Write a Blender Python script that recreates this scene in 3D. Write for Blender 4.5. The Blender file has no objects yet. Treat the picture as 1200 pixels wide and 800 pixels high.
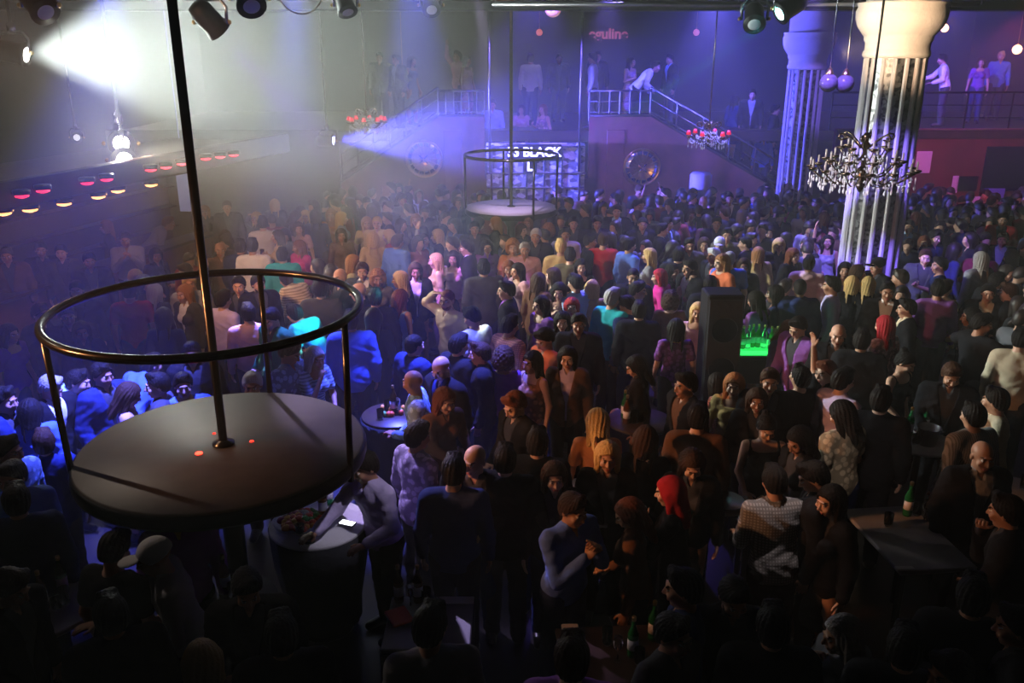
import bpy, math, random
import numpy as np
from mathutils import Vector, Matrix
SC = bpy.context.scene
COL = SC.collection
PI = math.pi
rnd = random.Random(7)

# ------------------------------------------------------------------ camera
FPX, PITCH, CAMH = 1020.0, math.radians(18.7), 4.7
CP, SP = math.cos(PITCH), math.sin(PITCH)
cam = bpy.data.cameras.new('camera'); camo = bpy.data.objects.new('camera', cam)
COL.objects.link(camo); camo.location = (0, 0, CAMH); camo.rotation_euler = (PI/2 - PITCH, 0, 0)
cam.sensor_width = 36; cam.lens = 36*FPX/1200; cam.clip_start = 0.05; cam.clip_end = 200
SC.camera = camo

def ray(px, py):
    u, v = (px-600)/FPX, (400-py)/FPX
    return Vector((u, CP + v*SP, -SP + v*CP))
def at_y(px, py, Y):                      # the point a sight line reaches at distance Y into the hall
    d = ray(px, py); return Vector((0, 0, CAMH)) + d*(Y/d.y)
def at_z(px, py, z):                      # the point a sight line reaches at height z
    d = ray(px, py); return Vector((0, 0, CAMH)) + d*((z-CAMH)/d.z)
def project(p):
    x, y, z = p[0], p[1], p[2]-CAMH
    dep = y*CP - z*SP; up = z*CP + y*SP
    return 600 + FPX*x/dep, 400 - FPX*up/dep, dep

# ------------------------------------------------------------------ view and world
vs = SC.view_settings
vs.view_transform = 'Standard'; vs.look = 'None'; vs.gamma = 1; vs.exposure = EXPOSURE = 0.0
vs.use_curve_mapping = False
SC.cycles.volume_bounces = 0; SC.cycles.max_bounces = 4; SC.cycles.diffuse_bounces = 2
SC.cycles.glossy_bounces = 2; SC.cycles.transmission_bounces = 3; SC.cycles.transparent_max_bounces = 8
SC.cycles.sample_clamp_indirect = 3; SC.cycles.sample_clamp_direct = 40
SC.cycles.use_denoising = True; SC.cycles.caustics_reflective = False; SC.cycles.caustics_refractive = False
SC.cycles.volume_step_rate = 1
W = bpy.data.worlds.new('world'); SC.world = W; W.use_nodes = True
W.node_tree.nodes['Background'].inputs[0].default_value = (0.10, 0.10, 0.30, 1)
W.node_tree.nodes['Background'].inputs[1].default_value = 0.02

# ------------------------------------------------------------------ stage lights and added fill spots
BLUE, VIO, WHT, WARM, CYAN = (0.10,0.12,1.0), (0.36,0.16,1.0), (0.88,1.0,0.92), (1.0,0.50,0.24), (0.10,0.9,1.0)
def spot(p, q, power, color, deg, blend=.5, size=.06, name='stage_or_fill_spot'):
    l = bpy.data.lights.new(name, 'SPOT'); l.energy = power; l.color = color
    l.spot_size = math.radians(deg); l.spot_blend = blend; l.shadow_soft_size = size
    o = bpy.data.objects.new(name, l); COL.objects.link(o); o.location = p
    o.rotation_euler = (Vector(q)-Vector(p)).to_track_quat('-Z', 'Y').to_euler()
    return o
def point(p, power, color, size=.1, name='lamp_light'):
    l = bpy.data.lights.new(name, 'POINT'); l.energy = power; l.color = color; l.shadow_soft_size = size
    o = bpy.data.objects.new(name, l); COL.objects.link(o); o.location = p; return o
FCP = at_z(599, 242, 1.72)
def lamp(p, q, power, color, deg, blend=.5, size=.06, off=.24):      # light leaving a lamp head's lens
    p = Vector(p); return spot(p+(Vector(q)-p).normalized()*off, q, power, color, deg, blend, size)
P1 = at_y(18, 62, 13.0); lamp(P1, P1+Vector((6, -1.0, .1)), 8500, WHT, 62, .6, .10)                 # white profile spot, upper left
P2 = at_y(142, 168, 13.5); lamp(P2, at_z(480, 330, 1.5), 2500, (1,.9,.75), 70, .8, .10)              # audience blinder, two lamps
P2b = at_y(146, 188, 13.4); lamp(P2b, at_z(420, 300, 1.5), 2500, (1,.85,.65), 80, .8, .10)
P3 = at_y(384, 165, 18.5); lamp(P3, P3+Vector((5, 1.0, .15)), 22000, (.09,.09,1), 46, .7, .08)          # blue wash across the stair wall
P4 = at_y(248, 30, 10.5); lamp(P4, at_z(600, 400, 0), 4500, VIO, 20, .6, .05)
P5 = at_y(923, 12, 12.0); lamp(P5, at_z(330, 400, 1.2), 9000, CYAN, 5, .4, .04)
spot((-1.0, 9.5, 5.93), at_z(500, 442, 1.3), 15000, BLUE, 30, .6, .1)                                  # blue washes from the lighting bars
spot((-3.2, 7.5, 5.2), at_z(60, 500, 1.2), 12000, BLUE, 46, .6, .1)
spot((-2.6, 11.5, 5.93), at_z(330, 425, 1.2), 7500, BLUE, 22, .6, .1)
spot((1.5, 14.5, 5.7), at_z(700, 350, 1.5), 3600, (.2,.13,1), 38, .7, .1)
spot((3.5, 16.5, 5.9), at_z(830, 280, 1.5), 4500, (.2,.17,1), 60, .7, .1)
spot((0.5, 18.0, 5.93), at_y(620, 200, 21), 1900, (.14,.08,1), 80, .7, .1)
spot((4.4, 19.5, 5.93), at_y(860, 130, 24), 2500, (.09,.08,1), 100, .7, .1)
spot((9.0, 20.0, 5.93), at_y(1100, 120, 24), 2000, (.16,.10,.9), 110, .8, .1)
spot((3.3, 10.5, 5.4), at_y(1015, 220, 13), 4500, (.22,.14,1), 30, .6, .06)                          # column washes
spot((4.0, 11.2, 4.6), at_y(1045, 40, 13), 1200, (1,.68,.42), 40, .8, .06)
spot((6.4, 17.5, 5.0), at_y(945, 120, 20.2), 350, (.2,.12,1), 30, .6, .06)
spot((-5.6, 4.6, 4.1), at_z(980, 470, 1.4), 1500, (1,.40,.15), 44, .9, .12)                                 # amber key over the right-hand tables
spot((-4.8, 7.0, 5.2), at_z(480, 290, 1.5), 1500, (1,.5,.25), 54, .8, .15)
spot((-6.2, 7.0, 4.9), at_z(340, 540, 1.6), 330, (1,.80,.66), 42, .8, .03)
spot((.9, 4.6, 5.0), at_z(385, 605, 1.0), 260, (.85,.8,1), 13, .6, .04)  # added spot to brighten the round table and its platter
spot((-3.8, 9.8, 5.3), at_z(470, 560, 1.4), 3000, (.62,.5,1), 17, .7, .05)  # added spot from the left to brighten the lilac shirts
lamp(P2, (1, 2, 9.0), 900, (.95,1,.92), 84, .9, .1)  # second cone added at the blinder, aimed up to fill the haze
point(P2+Vector((.2,-.5,-.1)), 150, (1,.93,.8), .12)  # unseen point added before the blinder for a glow in the haze
spot((1.2, 18.2, 5.9), at_y(622, 85, 22.6), 500, (.8,.7,1), 16, .8, .06)  # added spot to brighten the white shirt on the gallery
spot((2.0, 6.2, 5.6), at_z(905, 600, 1.4), 450, (1,.8,.7), 15, .8, .05)
spot((-.5, 13.5, 5.4), FCP, 2200, (.7,.55,1), 20, .8, .06)  # added spot to lighten the top of the far podium
spot((-.5, 6.5, 4.6), at_y(1010, 200, 9.2), 900, (.9,.8,1), 16, .6, .04)  # added spot, only to make the chandelier crystals sparkle
spot((8.5, 15.5, 5.2), at_y(1150, 160, 20.5), 1500, (.8,.10,.35), 52, .8, .15)
spot((1.2, 12.0, 5.93), at_z(552, 388, 1.45), 6000, (.7,.85,1), 4, .5, .04)  # added cool narrow beam to brighten one white T-shirt
spot((-3.6, 12.5, 5.93), at_z(287, 392, 1.4), 4500, (.8,.7,1), 5, .5, .04)  # added narrow beam to brighten the pink shirt behind the podium
spot((-.2, 3.0, 5.6), at_z(1005, 520, 1.4), 350, (1,.8,.7), 8, .7, .05)  # added narrow beam to brighten the cream printed top
HAZE = 0.007
HAZE_LEFT, HAZE_FAR = 0.035, 0.016


# ------------------------------------------------------------------ materials
MATS = {}
def mat(name, col=(.5,.5,.5), rough=.6, metal=0, emit=None, es=1, objcol=False, noise=None, bump=None, trans=0, spec=.4, build=None, backface=False):
    if name in MATS: return MATS[name]
    m = bpy.data.materials.new(name); m.use_nodes = True; nt = m.node_tree; N = nt.nodes; L = nt.links
    b = N['Principled BSDF']
    b.inputs['Base Color'].default_value = (*col, 1); b.inputs['Roughness'].default_value = rough
    b.inputs['Metallic'].default_value = metal; b.inputs['Specular IOR Level'].default_value = spec
    b.inputs['Transmission Weight'].default_value = trans
    if emit: b.inputs['Emission Color'].default_value = (*emit, 1); b.inputs['Emission Strength'].default_value = es
    src = None
    if objcol:
        oi = N.new('ShaderNodeObjectInfo'); src = oi.outputs['Color']; L.new(src, b.inputs['Base Color'])
    if noise:
        sc, c2 = noise
        tc = N.new('ShaderNodeTexCoord'); n = N.new('ShaderNodeTexNoise'); n.inputs['Scale'].default_value = sc; n.inputs['Detail'].default_value = 5
        L.new(tc.outputs['Object'], n.inputs['Vector'])
        r = N.new('ShaderNodeMapRange'); r.inputs[1].default_value = .35; r.inputs[2].default_value = .65
        L.new(n.outputs[0], r.inputs[0])
        mx = N.new('ShaderNodeMix'); mx.data_type = 'RGBA'; L.new(r.outputs[0], mx.inputs[0])
        mx.inputs[6].default_value = (*col, 1); mx.inputs[7].default_value = (*c2, 1)
        L.new(mx.outputs[2], b.inputs['Base Color'])
    if bump:
        sc, st = bump
        tc = N.new('ShaderNodeTexCoord'); n = N.new('ShaderNodeTexNoise'); n.inputs['Scale'].default_value = sc; n.inputs['Detail'].default_value = 3
        L.new(tc.outputs['Object'], n.inputs['Vector'])
        bp = N.new('ShaderNodeBump'); bp.inputs['Strength'].default_value = st; bp.inputs['Distance'].default_value = .02
        L.new(n.outputs[0], bp.inputs['Height']); L.new(bp.outputs[0], b.inputs['Normal'])
    if build: build(nt, b, src)
    MATS[name] = m; return m

def cloth_pattern(kind):
    def f(nt, b, src):
        N, L = nt.nodes, nt.links
        if kind == 'plain': return
        tc = N.new('ShaderNodeTexCoord'); fac = None
        def wave(d, s):
            w = N.new('ShaderNodeTexWave'); w.wave_type = 'BANDS'; w.bands_direction = d; w.inputs['Scale'].default_value = s
            L.new(tc.outputs['Object'], w.inputs['Vector']); return w.outputs['Fac']
        if kind == 'stripe': fac = wave('Z', 9)
        if kind == 'pinstripe': fac = wave('X', 16)
        if kind == 'check':
            m = N.new('ShaderNodeMath'); m.operation = 'MAXIMUM'; L.new(wave('Z', 14), m.inputs[0]); L.new(wave('X', 14), m.inputs[1]); fac = m.outputs[0]
        if kind == 'print':
            v = N.new('ShaderNodeTexVoronoi'); v.inputs['Scale'].default_value = 16; L.new(tc.outputs['Object'], v.inputs['Vector'])
            r = N.new('ShaderNodeMapRange'); r.inputs[1].default_value = .25; r.inputs[2].default_value = .55; L.new(v.outputs['Distance'], r.inputs[0]); fac = r.outputs[0]
        r = N.new('ShaderNodeMapRange'); r.inputs[1].default_value = .45; r.inputs[2].default_value = .8; r.inputs[3].default_value = 1; r.inputs[4].default_value = .5
        L.new(fac, r.inputs[0])
        mx = N.new('ShaderNodeVectorMath'); mx.operation = 'SCALE'; L.new(src, mx.inputs[0]); L.new(r.outputs[0], mx.inputs['Scale'])
        L.new(mx.outputs[0], b.inputs['Base Color'])
    return f
def skin_nodes(nt, b, src):
    # eyes, brows and lips follow the head's own coordinates, stored on the mesh
    N, L = nt.nodes, nt.links
    at = N.new('ShaderNodeAttribute'); at.attribute_name = 'face'
    sx = N.new('ShaderNodeSeparateXYZ'); L.new(at.outputs['Vector'], sx.inputs[0])
    ab = N.new('ShaderNodeMath'); ab.operation = 'ABSOLUTE'; L.new(sx.outputs[0], ab.inputs[0])
    def blob(cx, cz, rx, rz):
        outs = []
        for s, c, r in ((ab.outputs[0], cx, rx), (sx.outputs[2], cz, rz)):
            m = N.new('ShaderNodeMath'); m.operation = 'SUBTRACT'; L.new(s, m.inputs[0]); m.inputs[1].default_value = c
            d = N.new('ShaderNodeMath'); d.operation = 'DIVIDE'; L.new(m.outputs[0], d.inputs[0]); d.inputs[1].default_value = r
            q = N.new('ShaderNodeMath'); q.operation = 'MULTIPLY'; L.new(d.outputs[0], q.inputs[0]); L.new(d.outputs[0], q.inputs[1]); outs.append(q.outputs[0])
        a = N.new('ShaderNodeMath'); a.operation = 'ADD'; L.new(outs[0], a.inputs[0]); L.new(outs[1], a.inputs[1])
        lt = N.new('ShaderNodeMath'); lt.operation = 'LESS_THAN'; L.new(a.outputs[0], lt.inputs[0]); lt.inputs[1].default_value = 1
        fr = N.new('ShaderNodeMath'); fr.operation = 'LESS_THAN'; L.new(sx.outputs[1], fr.inputs[0]); fr.inputs[1].default_value = -.05
        m = N.new('ShaderNodeMath'); m.operation = 'MULTIPLY'; L.new(lt.outputs[0], m.inputs[0]); L.new(fr.outputs[0], m.inputs[1]); return m.outputs[0]
    cur = src
    for (cx, cz, rx, rz, c) in ((.031,.016,.014,.0065,(.6,.58,.55)), (.031,.016,.006,.006,(.02,.012,.01)), (.032,.036,.02,.0045,(.03,.018,.012)), (0,-.058,.025,.009,(.42,.10,.09))):
        mx = N.new('ShaderNodeMix'); mx.data_type = 'RGBA'; L.new(blob(cx, cz, rx, rz), mx.inputs[0]); L.new(cur, mx.inputs[6]); mx.inputs[7].default_value = (*c, 1); cur = mx.outputs[2]
    L.new(cur, b.inputs['Base Color'])
mat('skin', rough=.5, objcol=True, build=skin_nodes)
mat('hair', rough=.55, spec=.1, objcol=True, bump=(60,.6))
for k in ('plain','stripe','pinstripe','check','print'): mat('cloth_'+k, rough=.9, objcol=True, spec=.06, bump=(9,.9), build=cloth_pattern(k))
mat('shoe', (.015,.013,.012), .35)
mat('black_metal', (.012,.012,.014), .32, 1, spec=.5)
mat('black_paint', (.008,.008,.010), .5, spec=.25)
mat('steel', (.45,.45,.5), .25, 1)
mat('brass', (.55,.36,.14), .28, 1)
mat('wood', (.22,.075,.05), .42, noise=(3,(.14,.05,.035)))
mat('dark_wood', (.05,.025,.015), .4, noise=(4,(.025,.014,.01)))
mat('red_wall', (.16,.03,.035), .55, noise=(2,(.11,.02,.025)))
mat('dark_wall', (.02,.02,.026), .8, noise=(1.2,(.012,.012,.018)))
mat('ceiling_black', (.012,.012,.014), .9)
mat('floor_mat', (.02,.016,.014), .35, noise=(1.5,(.012,.01,.01)))
mat('plaster', (.50,.46,.42), .6, bump=(20,.3))
mat('white_cloth', (.6,.58,.62), .8, bump=(10,.6))
mat('dark_cloth', (.02,.02,.026), .85, bump=(10,.6))
mat('table_top', (.30,.29,.32), .35, noise=(6,(.22,.21,.24)))
mat('mirror_tile', (.6,.6,.68), .12, 1)
mat('glass', (.9,.95,.95), .05, trans=1)
mat('green_glass', (.03,.30,.10), .08, trans=.6)
mat('brown_glass', (.20,.07,.015), .08, trans=.6)
mat('crystal', (.92,.92,1), .12, trans=.15, spec=1)
mat('red_shade', (.7,.03,.06), .6, emit=(1,.02,.08), es=.9)
mat('paper', (.75,.75,.9), .7)
mat('blue_panel', (.16,.2,.7), .6)

# ------------------------------------------------------------------ mesh helpers
class MB:
    def __init__(s): s.v = []; s.f = []; s.m = []; s.smooth = []
    def add(s, v, f, mi=0, sm=False):
        o = len(s.v); s.v += [tuple(p) for p in v]; s.f += [tuple(i+o for i in q) for q in f]; s.m += [mi]*len(f); s.smooth += [sm]*len(f); return s
    def box(s, c, d, rot=None, mi=0, bev=0.0):
        # a box with chamfered long edges when bev is set
        x, y, z = d[0]/2, d[1]/2, d[2]/2
        if bev <= 0:
            vs_ = [(sx*x, sy*y, sz*z) for sx in (-1,1) for sy in (-1,1) for sz in (-1,1)]
            fs = [(0,1,3,2),(4,6,7,5),(0,4,5,1),(2,3,7,6),(0,2,6,4),(1,5,7,3)]
        else:
            b = min(bev, x*.9, y*.9, z*.9); vs_ = []; ring = [(x-b,-y),(x,-y+b),(x,y-b),(x-b,y),(-x+b,y),(-x,y-b),(-x,-y+b),(-x+b,-y)]
            inner = [(px*(x-b)/x, py*(y-b)/y) for px, py in ring]
            for r_, zz in ((inner,-z),(ring,-z+b),(ring,z-b),(inner,z)): vs_ += [(a, c_, zz) for a, c_ in r_]
            fs = [tuple(reversed(range(8))), tuple(range(24,32))]
            for k in range(3):
                for i in range(8): j = (i+1) % 8; fs.append((k*8+i, k*8+j, k*8+8+j, k*8+8+i))
        c = Vector(c)
        if rot is not None: vs_ = [rot @ Vector(v) + c for v in vs_]
        else: vs_ = [Vector(v)+c for v in vs_]
        return s.add(vs_, fs, mi)
    def lathe(s, prof, n=24, c=(0,0,0), mi=0, sm=True, rot=None, flute=None):
        vs_ = []; c = Vector(c)
        for r, z in prof:
            for i in range(n):
                a = 2*PI*i/n; rr = r*(flute(a) if flute else 1)
                p = Vector((rr*math.cos(a), rr*math.sin(a), z))
                vs_.append((rot @ p if rot is not None else p) + c)
        fs = []
        for k in range(len(prof)-1):
            for i in range(n): j = (i+1) % n; fs.append((k*n+i, k*n+j, k*n+n+j, k*n+n+i))
        fs.append(tuple(reversed(range(n)))); fs.append(tuple(range((len(prof)-1)*n, len(prof)*n)))
        return s.add(vs_, fs, mi, sm)
    def tube(s, pts, r, n=8, mi=0, closed=False):
        pts = [Vector(p) for p in pts]; m = len(pts); vs_ = []
        rr = r if isinstance(r, (list, tuple)) else [r]*m
        up = Vector((0,0,1)); prev = None
        for i, p in enumerate(pts):
            t = (pts[(i+1) % m]-pts[i-1]) if closed else (pts[min(i+1,m-1)]-pts[max(i-1,0)])
            t.normalize()
            if prev is None:
                a = t.cross(up) if abs(t.z) < .95 else t.cross(Vector((1,0,0)))
            else: a = prev - t*prev.dot(t)
            a.normalize(); prev = a; b = t.cross(a)
            for k in range(n): th = 2*PI*k/n; vs_.append(p + (a*math.cos(th)+b*math.sin(th))*rr[i])
        fs = []
        for i in range(m if closed else m-1):
            j = (i+1) % m
            for k in range(n): q = (k+1) % n; fs.append((i*n+k, i*n+q, j*n+q, j*n+k))
        if not closed: fs.append(tuple(reversed(range(n)))); fs.append(tuple(range((m-1)*n, m*n)))
        return s.add(vs_, fs, mi, True)
    def sphere(s, c, r, n=12, mi=0, sc=(1,1,1)):
        prof = [(max(r*math.sin(PI*i/n), 1e-4), -r*math.cos(PI*i/n)) for i in range(n+1)]
        o = len(s.v); s.lathe(prof, n*2 if n < 8 else 16, (0,0,0), mi)
        for i in range(o, len(s.v)): v = s.v[i]; s.v[i] = (v[0]*sc[0]+c[0], v[1]*sc[1]+c[1], v[2]*sc[2]+c[2])
        return s
    def prism(s, outline, y0, y1, mi=0):      # outline in x,z ; extruded along y
        n = len(outline); vs_ = [(x, y0, z) for x, z in outline]+[(x, y1, z) for x, z in outline]
        fs = [tuple(range(n)), tuple(reversed(range(n, 2*n)))]+[(i, i+n, (i+1) % n+n, (i+1) % n) for i in range(n)]
        return s.add(vs_, fs, mi)
    def build(s, name, m, parent=None, loc=None):
        me = bpy.data.meshes.new(name); me.from_pydata(s.v, [], s.f)
        for q in (m if isinstance(m, (list, tuple)) else [m]): me.materials.append(MATS[q] if isinstance(q, str) else q)
        me.polygons.foreach_set('material_index', s.m); me.polygons.foreach_set('use_smooth', s.smooth); me.update()
        import bmesh
        bm = bmesh.new(); bm.from_mesh(me); bmesh.ops.recalc_face_normals(bm, faces=bm.faces); bm.to_mesh(me); bm.free()
        o = bpy.data.objects.new(name, me); COL.objects.link(o)
        if parent: o.parent = parent
        if loc is not None: o.location = loc
        return o
def tag(o, label, cat, group=None, kind=None):
    if label: o['label'] = label
    if cat: o['category'] = cat
    if group: o['group'] = group
    if kind: o['kind'] = kind
    return o
def empty(name, loc=(0,0,0), rz=0):
    o = bpy.data.objects.new(name, None); COL.objects.link(o); o.location = loc; o.rotation_euler = (0,0,rz); return o
def struct(o): o['kind'] = 'structure'; return o
def copy_tree(o, parent=None):
    c = o.copy(); COL.objects.link(c)
    if parent: c.parent = parent
    for ch in list(o.children): copy_tree(ch, c)
    return c

# ------------------------------------------------------------------ people: implicit surfaces meshed as one skin
class Field:
    def __init__(s, lo, hi, h):
        s.h = h; s.lo = np.array(lo, float); n = np.ceil((np.array(hi)-s.lo)/h).astype(int)+1; s.n = n
        s.F = np.full(n, .5, np.float32)
        s.ax = [s.lo[i]+h*np.arange(n[i]) for i in range(3)]
    def block(s, lo, hi, m):
        i0 = [max(0, int((lo[i]-m-s.lo[i])/s.h)) for i in range(3)]
        i1 = [min(s.n[i], int((hi[i]+m-s.lo[i])/s.h)+2) for i in range(3)]
        if any(a >= b for a, b in zip(i0, i1)): return None
        sl = tuple(slice(a, b) for a, b in zip(i0, i1))
        g = np.meshgrid(*[s.ax[i][sl[i]] for i in range(3)], indexing='ij')
        return sl, np.stack(g, -1).astype(np.float32)
    def comb(s, sl, d, k, op):
        F = s.F[sl]
        if op == 'u': hh = np.maximum(k-np.abs(F-d), 0)/k; s.F[sl] = np.minimum(F, d)-hh*hh*k*.25
        else: d = -d; hh = np.maximum(k-np.abs(F-d), 0)/k; s.F[sl] = np.maximum(F, d)+hh*hh*k*.25
    def cap(s, a, b, ra, rb=None, k=.02, op='u', sq=None):
        # round cone; sq = (matrix, (sx,sy,sz)) squashes it in a local frame
        rb = ra if rb is None else rb; a = np.array(a, float); b = np.array(b, float); r = max(ra, rb)*(1.3 if sq else 1)
        if sq: r *= max(1, max(sq[1]))
        bl = s.block(np.minimum(a, b)-r, np.maximum(a, b)+r, k+.02)
        if bl is None: return s
        sl, p = bl; f = 1
        if sq:
            R, sc = sq; sc = np.array(sc); c = (a+b)/2; p = ((p-c) @ R)/sc; aa = ((a-c) @ R)/sc; bb = ((b-c) @ R)/sc; f = sc.min()
        else: aa, bb = a, b
        d = bb-aa; t = np.clip(((p-aa) @ d)/max(d @ d, 1e-9), 0, 1)
        q = p-aa-t[..., None]*d
        s.comb(sl, (np.sqrt((q*q).sum(-1))-(ra+(rb-ra)*t))*f, k, op); return s
    def ell(s, c, r, k=.02, op='u', R=None):
        c = np.array(c, float); r = np.array(r, float); m = r.max() if R is not None else 0
        bl = s.block(c-np.maximum(r, m), c+np.maximum(r, m), k+.02)
        if bl is None: return s
        sl, p = bl; p = p-c
        if R is not None: p = p @ R
        k0 = np.sqrt(((p/r)**2).sum(-1)); k1 = np.sqrt(((p/(r*r))**2).sum(-1))+1e-6
        s.comb(sl, k0*(k0-1)/k1, k, op); return s
    def grid(s): return np.stack(np.meshgrid(*s.ax, indexing='ij'), -1).astype(np.float32)
    def mesh(s):
        F = s.F; S = F < 0; n = np.array(F.shape)
        cnt = np.zeros(n-1, np.int8)
        for dx in (0,1):
            for dy in (0,1):
                for dz in (0,1): cnt += S[dx:n[0]-1+dx, dy:n[1]-1+dy, dz:n[2]-1+dz]
        act = (cnt > 0) & (cnt < 8); ijk = np.argwhere(act); idx = np.full(act.shape, -1, np.int64); idx[act] = np.arange(len(ijk))
        P = np.zeros((len(ijk), 3)); C = np.zeros(len(ijk)); i, j, k = ijk.T
        for ax in range(3):
            o1, o2 = [q for q in range(3) if q != ax]
            for a in (0,1):
                for b in (0,1):
                    off = [0,0,0]; off[o1] = a; off[o2] = b; off2 = list(off); off2[ax] = 1
                    f0 = F[i+off[0], j+off[1], k+off[2]]; f1 = F[i+off2[0], j+off2[1], k+off2[2]]
                    cr = (f0 < 0) != (f1 < 0); t = np.where(cr, f0/np.where(cr, f0-f1, 1), 0)
                    q = np.zeros((len(ijk), 3)); q[:, o1] = a; q[:, o2] = b; q[:, ax] = t
                    P += q*cr[:, None]; C += cr
        V = (ijk+P/np.maximum(C, 1)[:, None])*s.h+s.lo
        Q = []
        for ax in range(3):
            A = [slice(None)]*3; B = [slice(None)]*3; A[ax] = slice(0, -1); B[ax] = slice(1, None)
            s0 = S[tuple(A)]; cr = s0 != S[tuple(B)]; e = np.argwhere(cr)
            o1, o2 = (ax+1) % 3, (ax+2) % 3
            e = e[(e[:, o1] > 0) & (e[:, o2] > 0) & (e[:, o1] < n[o1]-1) & (e[:, o2] < n[o2]-1)]
            def g(a, b):
                w = e.copy(); w[:, o1] -= a; w[:, o2] -= b; return idx[w[:, 0], w[:, 1], w[:, 2]]
            q = np.stack([g(1,1), g(0,1), g(0,0), g(1,0)], 1); fl = ~s0[e[:, 0], e[:, 1], e[:, 2]]
            q[fl] = q[fl][:, ::-1]; Q.append(q)
        Q = np.concatenate(Q); Q = Q[(Q >= 0).all(1)]
        return V, Q
def np_mesh(name, V, Q, mats, mi=None, face=None):
    me = bpy.data.meshes.new(name); me.vertices.add(len(V)); me.vertices.foreach_set('co', V.astype(np.float32).ravel())
    me.loops.add(len(Q)*4); me.loops.foreach_set('vertex_index', Q.astype(np.int32).ravel())
    me.polygons.add(len(Q)); me.polygons.foreach_set('loop_start', np.arange(0, len(Q)*4, 4, dtype=np.int32))
    me.polygons.foreach_set('use_smooth', np.ones(len(Q), bool))
    for m in mats: me.materials.append(MATS[m])
    if mi is not None: me.polygons.foreach_set('material_index', mi.astype(np.int32))
    if face is not None:
        a = me.attributes.new('face', 'FLOAT_VECTOR', 'POINT'); a.data.foreach_set('vector', face.astype(np.float32).ravel())
    me.update(calc_edges=True); return me

def rx(a): c, s = math.cos(a), math.sin(a); return np.array([[1,0,0],[0,c,-s],[0,s,c]])
def rz(a): c, s = math.cos(a), math.sin(a); return np.array([[c,-s,0],[s,c,0],[0,0,1]])
def ry(a): c, s = math.cos(a), math.sin(a); return np.array([[c,0,s],[0,1,0],[-s,0,c]])
D2 = math.radians
# pose: lean forward, lean sideways, head (pitch, yaw), arms as (elbow, wrist, hand direction, curl) in the upright frame; x>0 is the person's own left
A_DOWN = ((.245,.03,1.13),(.255,-.06,.89),(0,-.15,-1),.35)
POSES = {
 's': dict(lean=2, head=(8,0), L=A_DOWN, R=A_DOWN),
 'k': dict(lean=6, head=(28,10), L=A_DOWN, R=((.23,-.03,1.13),(.17,-.22,1.02),(-.3,-.9,-.1),.4)),
 'd': dict(lean=2, head=(6,15), L=A_DOWN, R=((.24,-.03,1.14),(.12,-.27,1.24),(-.35,-.6,.6),.9)),
 'e': dict(lean=4, head=(10,-30), L=((.23,-.03,1.14),(.10,-.24,1.12),(-.6,-.7,.1),.6), R=((.24,0,1.13),(.2,-.2,1.0),(-.2,-1,0),.4)),
 'h': dict(lean=3, head=(5,20), L=A_DOWN, R=((.40,-.03,1.50),(.19,-.06,1.66),(-.8,.1,.25),.25)),
 'u': dict(lean=0, head=(-6,0), L=A_DOWN, R=((.27,-.12,1.60),(.24,-.14,1.86),(-.05,-.1,1),.3)),
 'g': dict(lean=0, head=(-4,0), L=((.30,-.12,1.56),(.22,-.16,1.80),(-.1,-.1,1),.3), R=((.28,-.14,1.60),(.14,-.2,1.84),(-.2,-.1,1),.3)),
 'b': dict(lean=42, head=(0,-15), L=((.23,-.10,1.14),(.16,-.32,1.08),(-.2,-.9,0),.4), R=((.23,-.12,1.16),(.15,-.36,1.2),(-.2,-.9,0),.4)),
 'x': dict(lean=4, head=(10,-40), L=((.42,-.12,1.30),(.62,-.30,1.20),(.4,-.8,.1),.3), R=((.42,-.12,1.30),(.64,-.26,1.16),(.4,-.8,-.2),.3)),
 'c': dict(lean=8, head=(10,-10), L=((.22,-.10,1.12),(.12,-.22,1.06),(-.7,-.3,0),.5), R=((.20,-.17,1.16),(.07,-.17,1.42),(-.3,.05,.8),1.0)),
 'r': dict(lean=12, head=(14,0), L=((.24,-.05,1.14),(.18,-.28,1.10),(-.1,-.9,0),.4), R=((.22,-.24,1.24),(.14,-.50,1.22),(-.1,-1,0),.3)),
 'p': dict(lean=6, head=(12,0), L=((.21,-.15,1.16),(.06,-.24,1.38),(-.5,-.2,.7),.8), R=((.21,-.15,1.16),(.05,-.25,1.36),(-.5,-.2,.7),.8)),
}
def frames(P, fem):
    L = D2(P['lean']); hip = np.array((0,0,.93))
    U = rx(L)
    def up(p): return hip+U @ (np.array(p, float)-hip)
    hp, hy = P['head']; HR = rx(L*.35) @ rz(D2(hy)) @ rx(D2(hp)); HC = up((0,-.015,1.60)) + (U @ np.array((0,0,0)))
    return up, U, HR, HC
def arm_pts(P, side, up, fem):
    a = P['L' if side > 0 else 'R']; w = .165 if fem else .19
    m = lambda q: up((q[0]*side, q[1], q[2]))
    sh = up((w*side, .01, 1.405)); e = m((a[0][0]*(.93 if fem else 1), a[0][1], a[0][2])); wr = m(a[1])
    hd = np.array((a[2][0]*side, a[2][1], a[2][2])); hd = hd/np.linalg.norm(hd)
    return sh, e, wr, hd, a[3]
def bounds(P, up, fem, pad=.16):
    pts = [(-.22,-.2,0),(.22,.2,0), up((0,.12,1.3)), up((0,-.1,1.75)), up((0,.2,1.65)), up((.2,0,1.4)), up((-.2,0,1.4))]
    for s in (1,-1):
        sh, e, w, hd, c = arm_pts(P, s, up, fem); pts += [sh, e, w, w+hd*.12]
    pts = np.array(pts); lo = pts.min(0)-pad; hi = pts.max(0)+pad; lo[2] = -.02; return lo, hi
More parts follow.
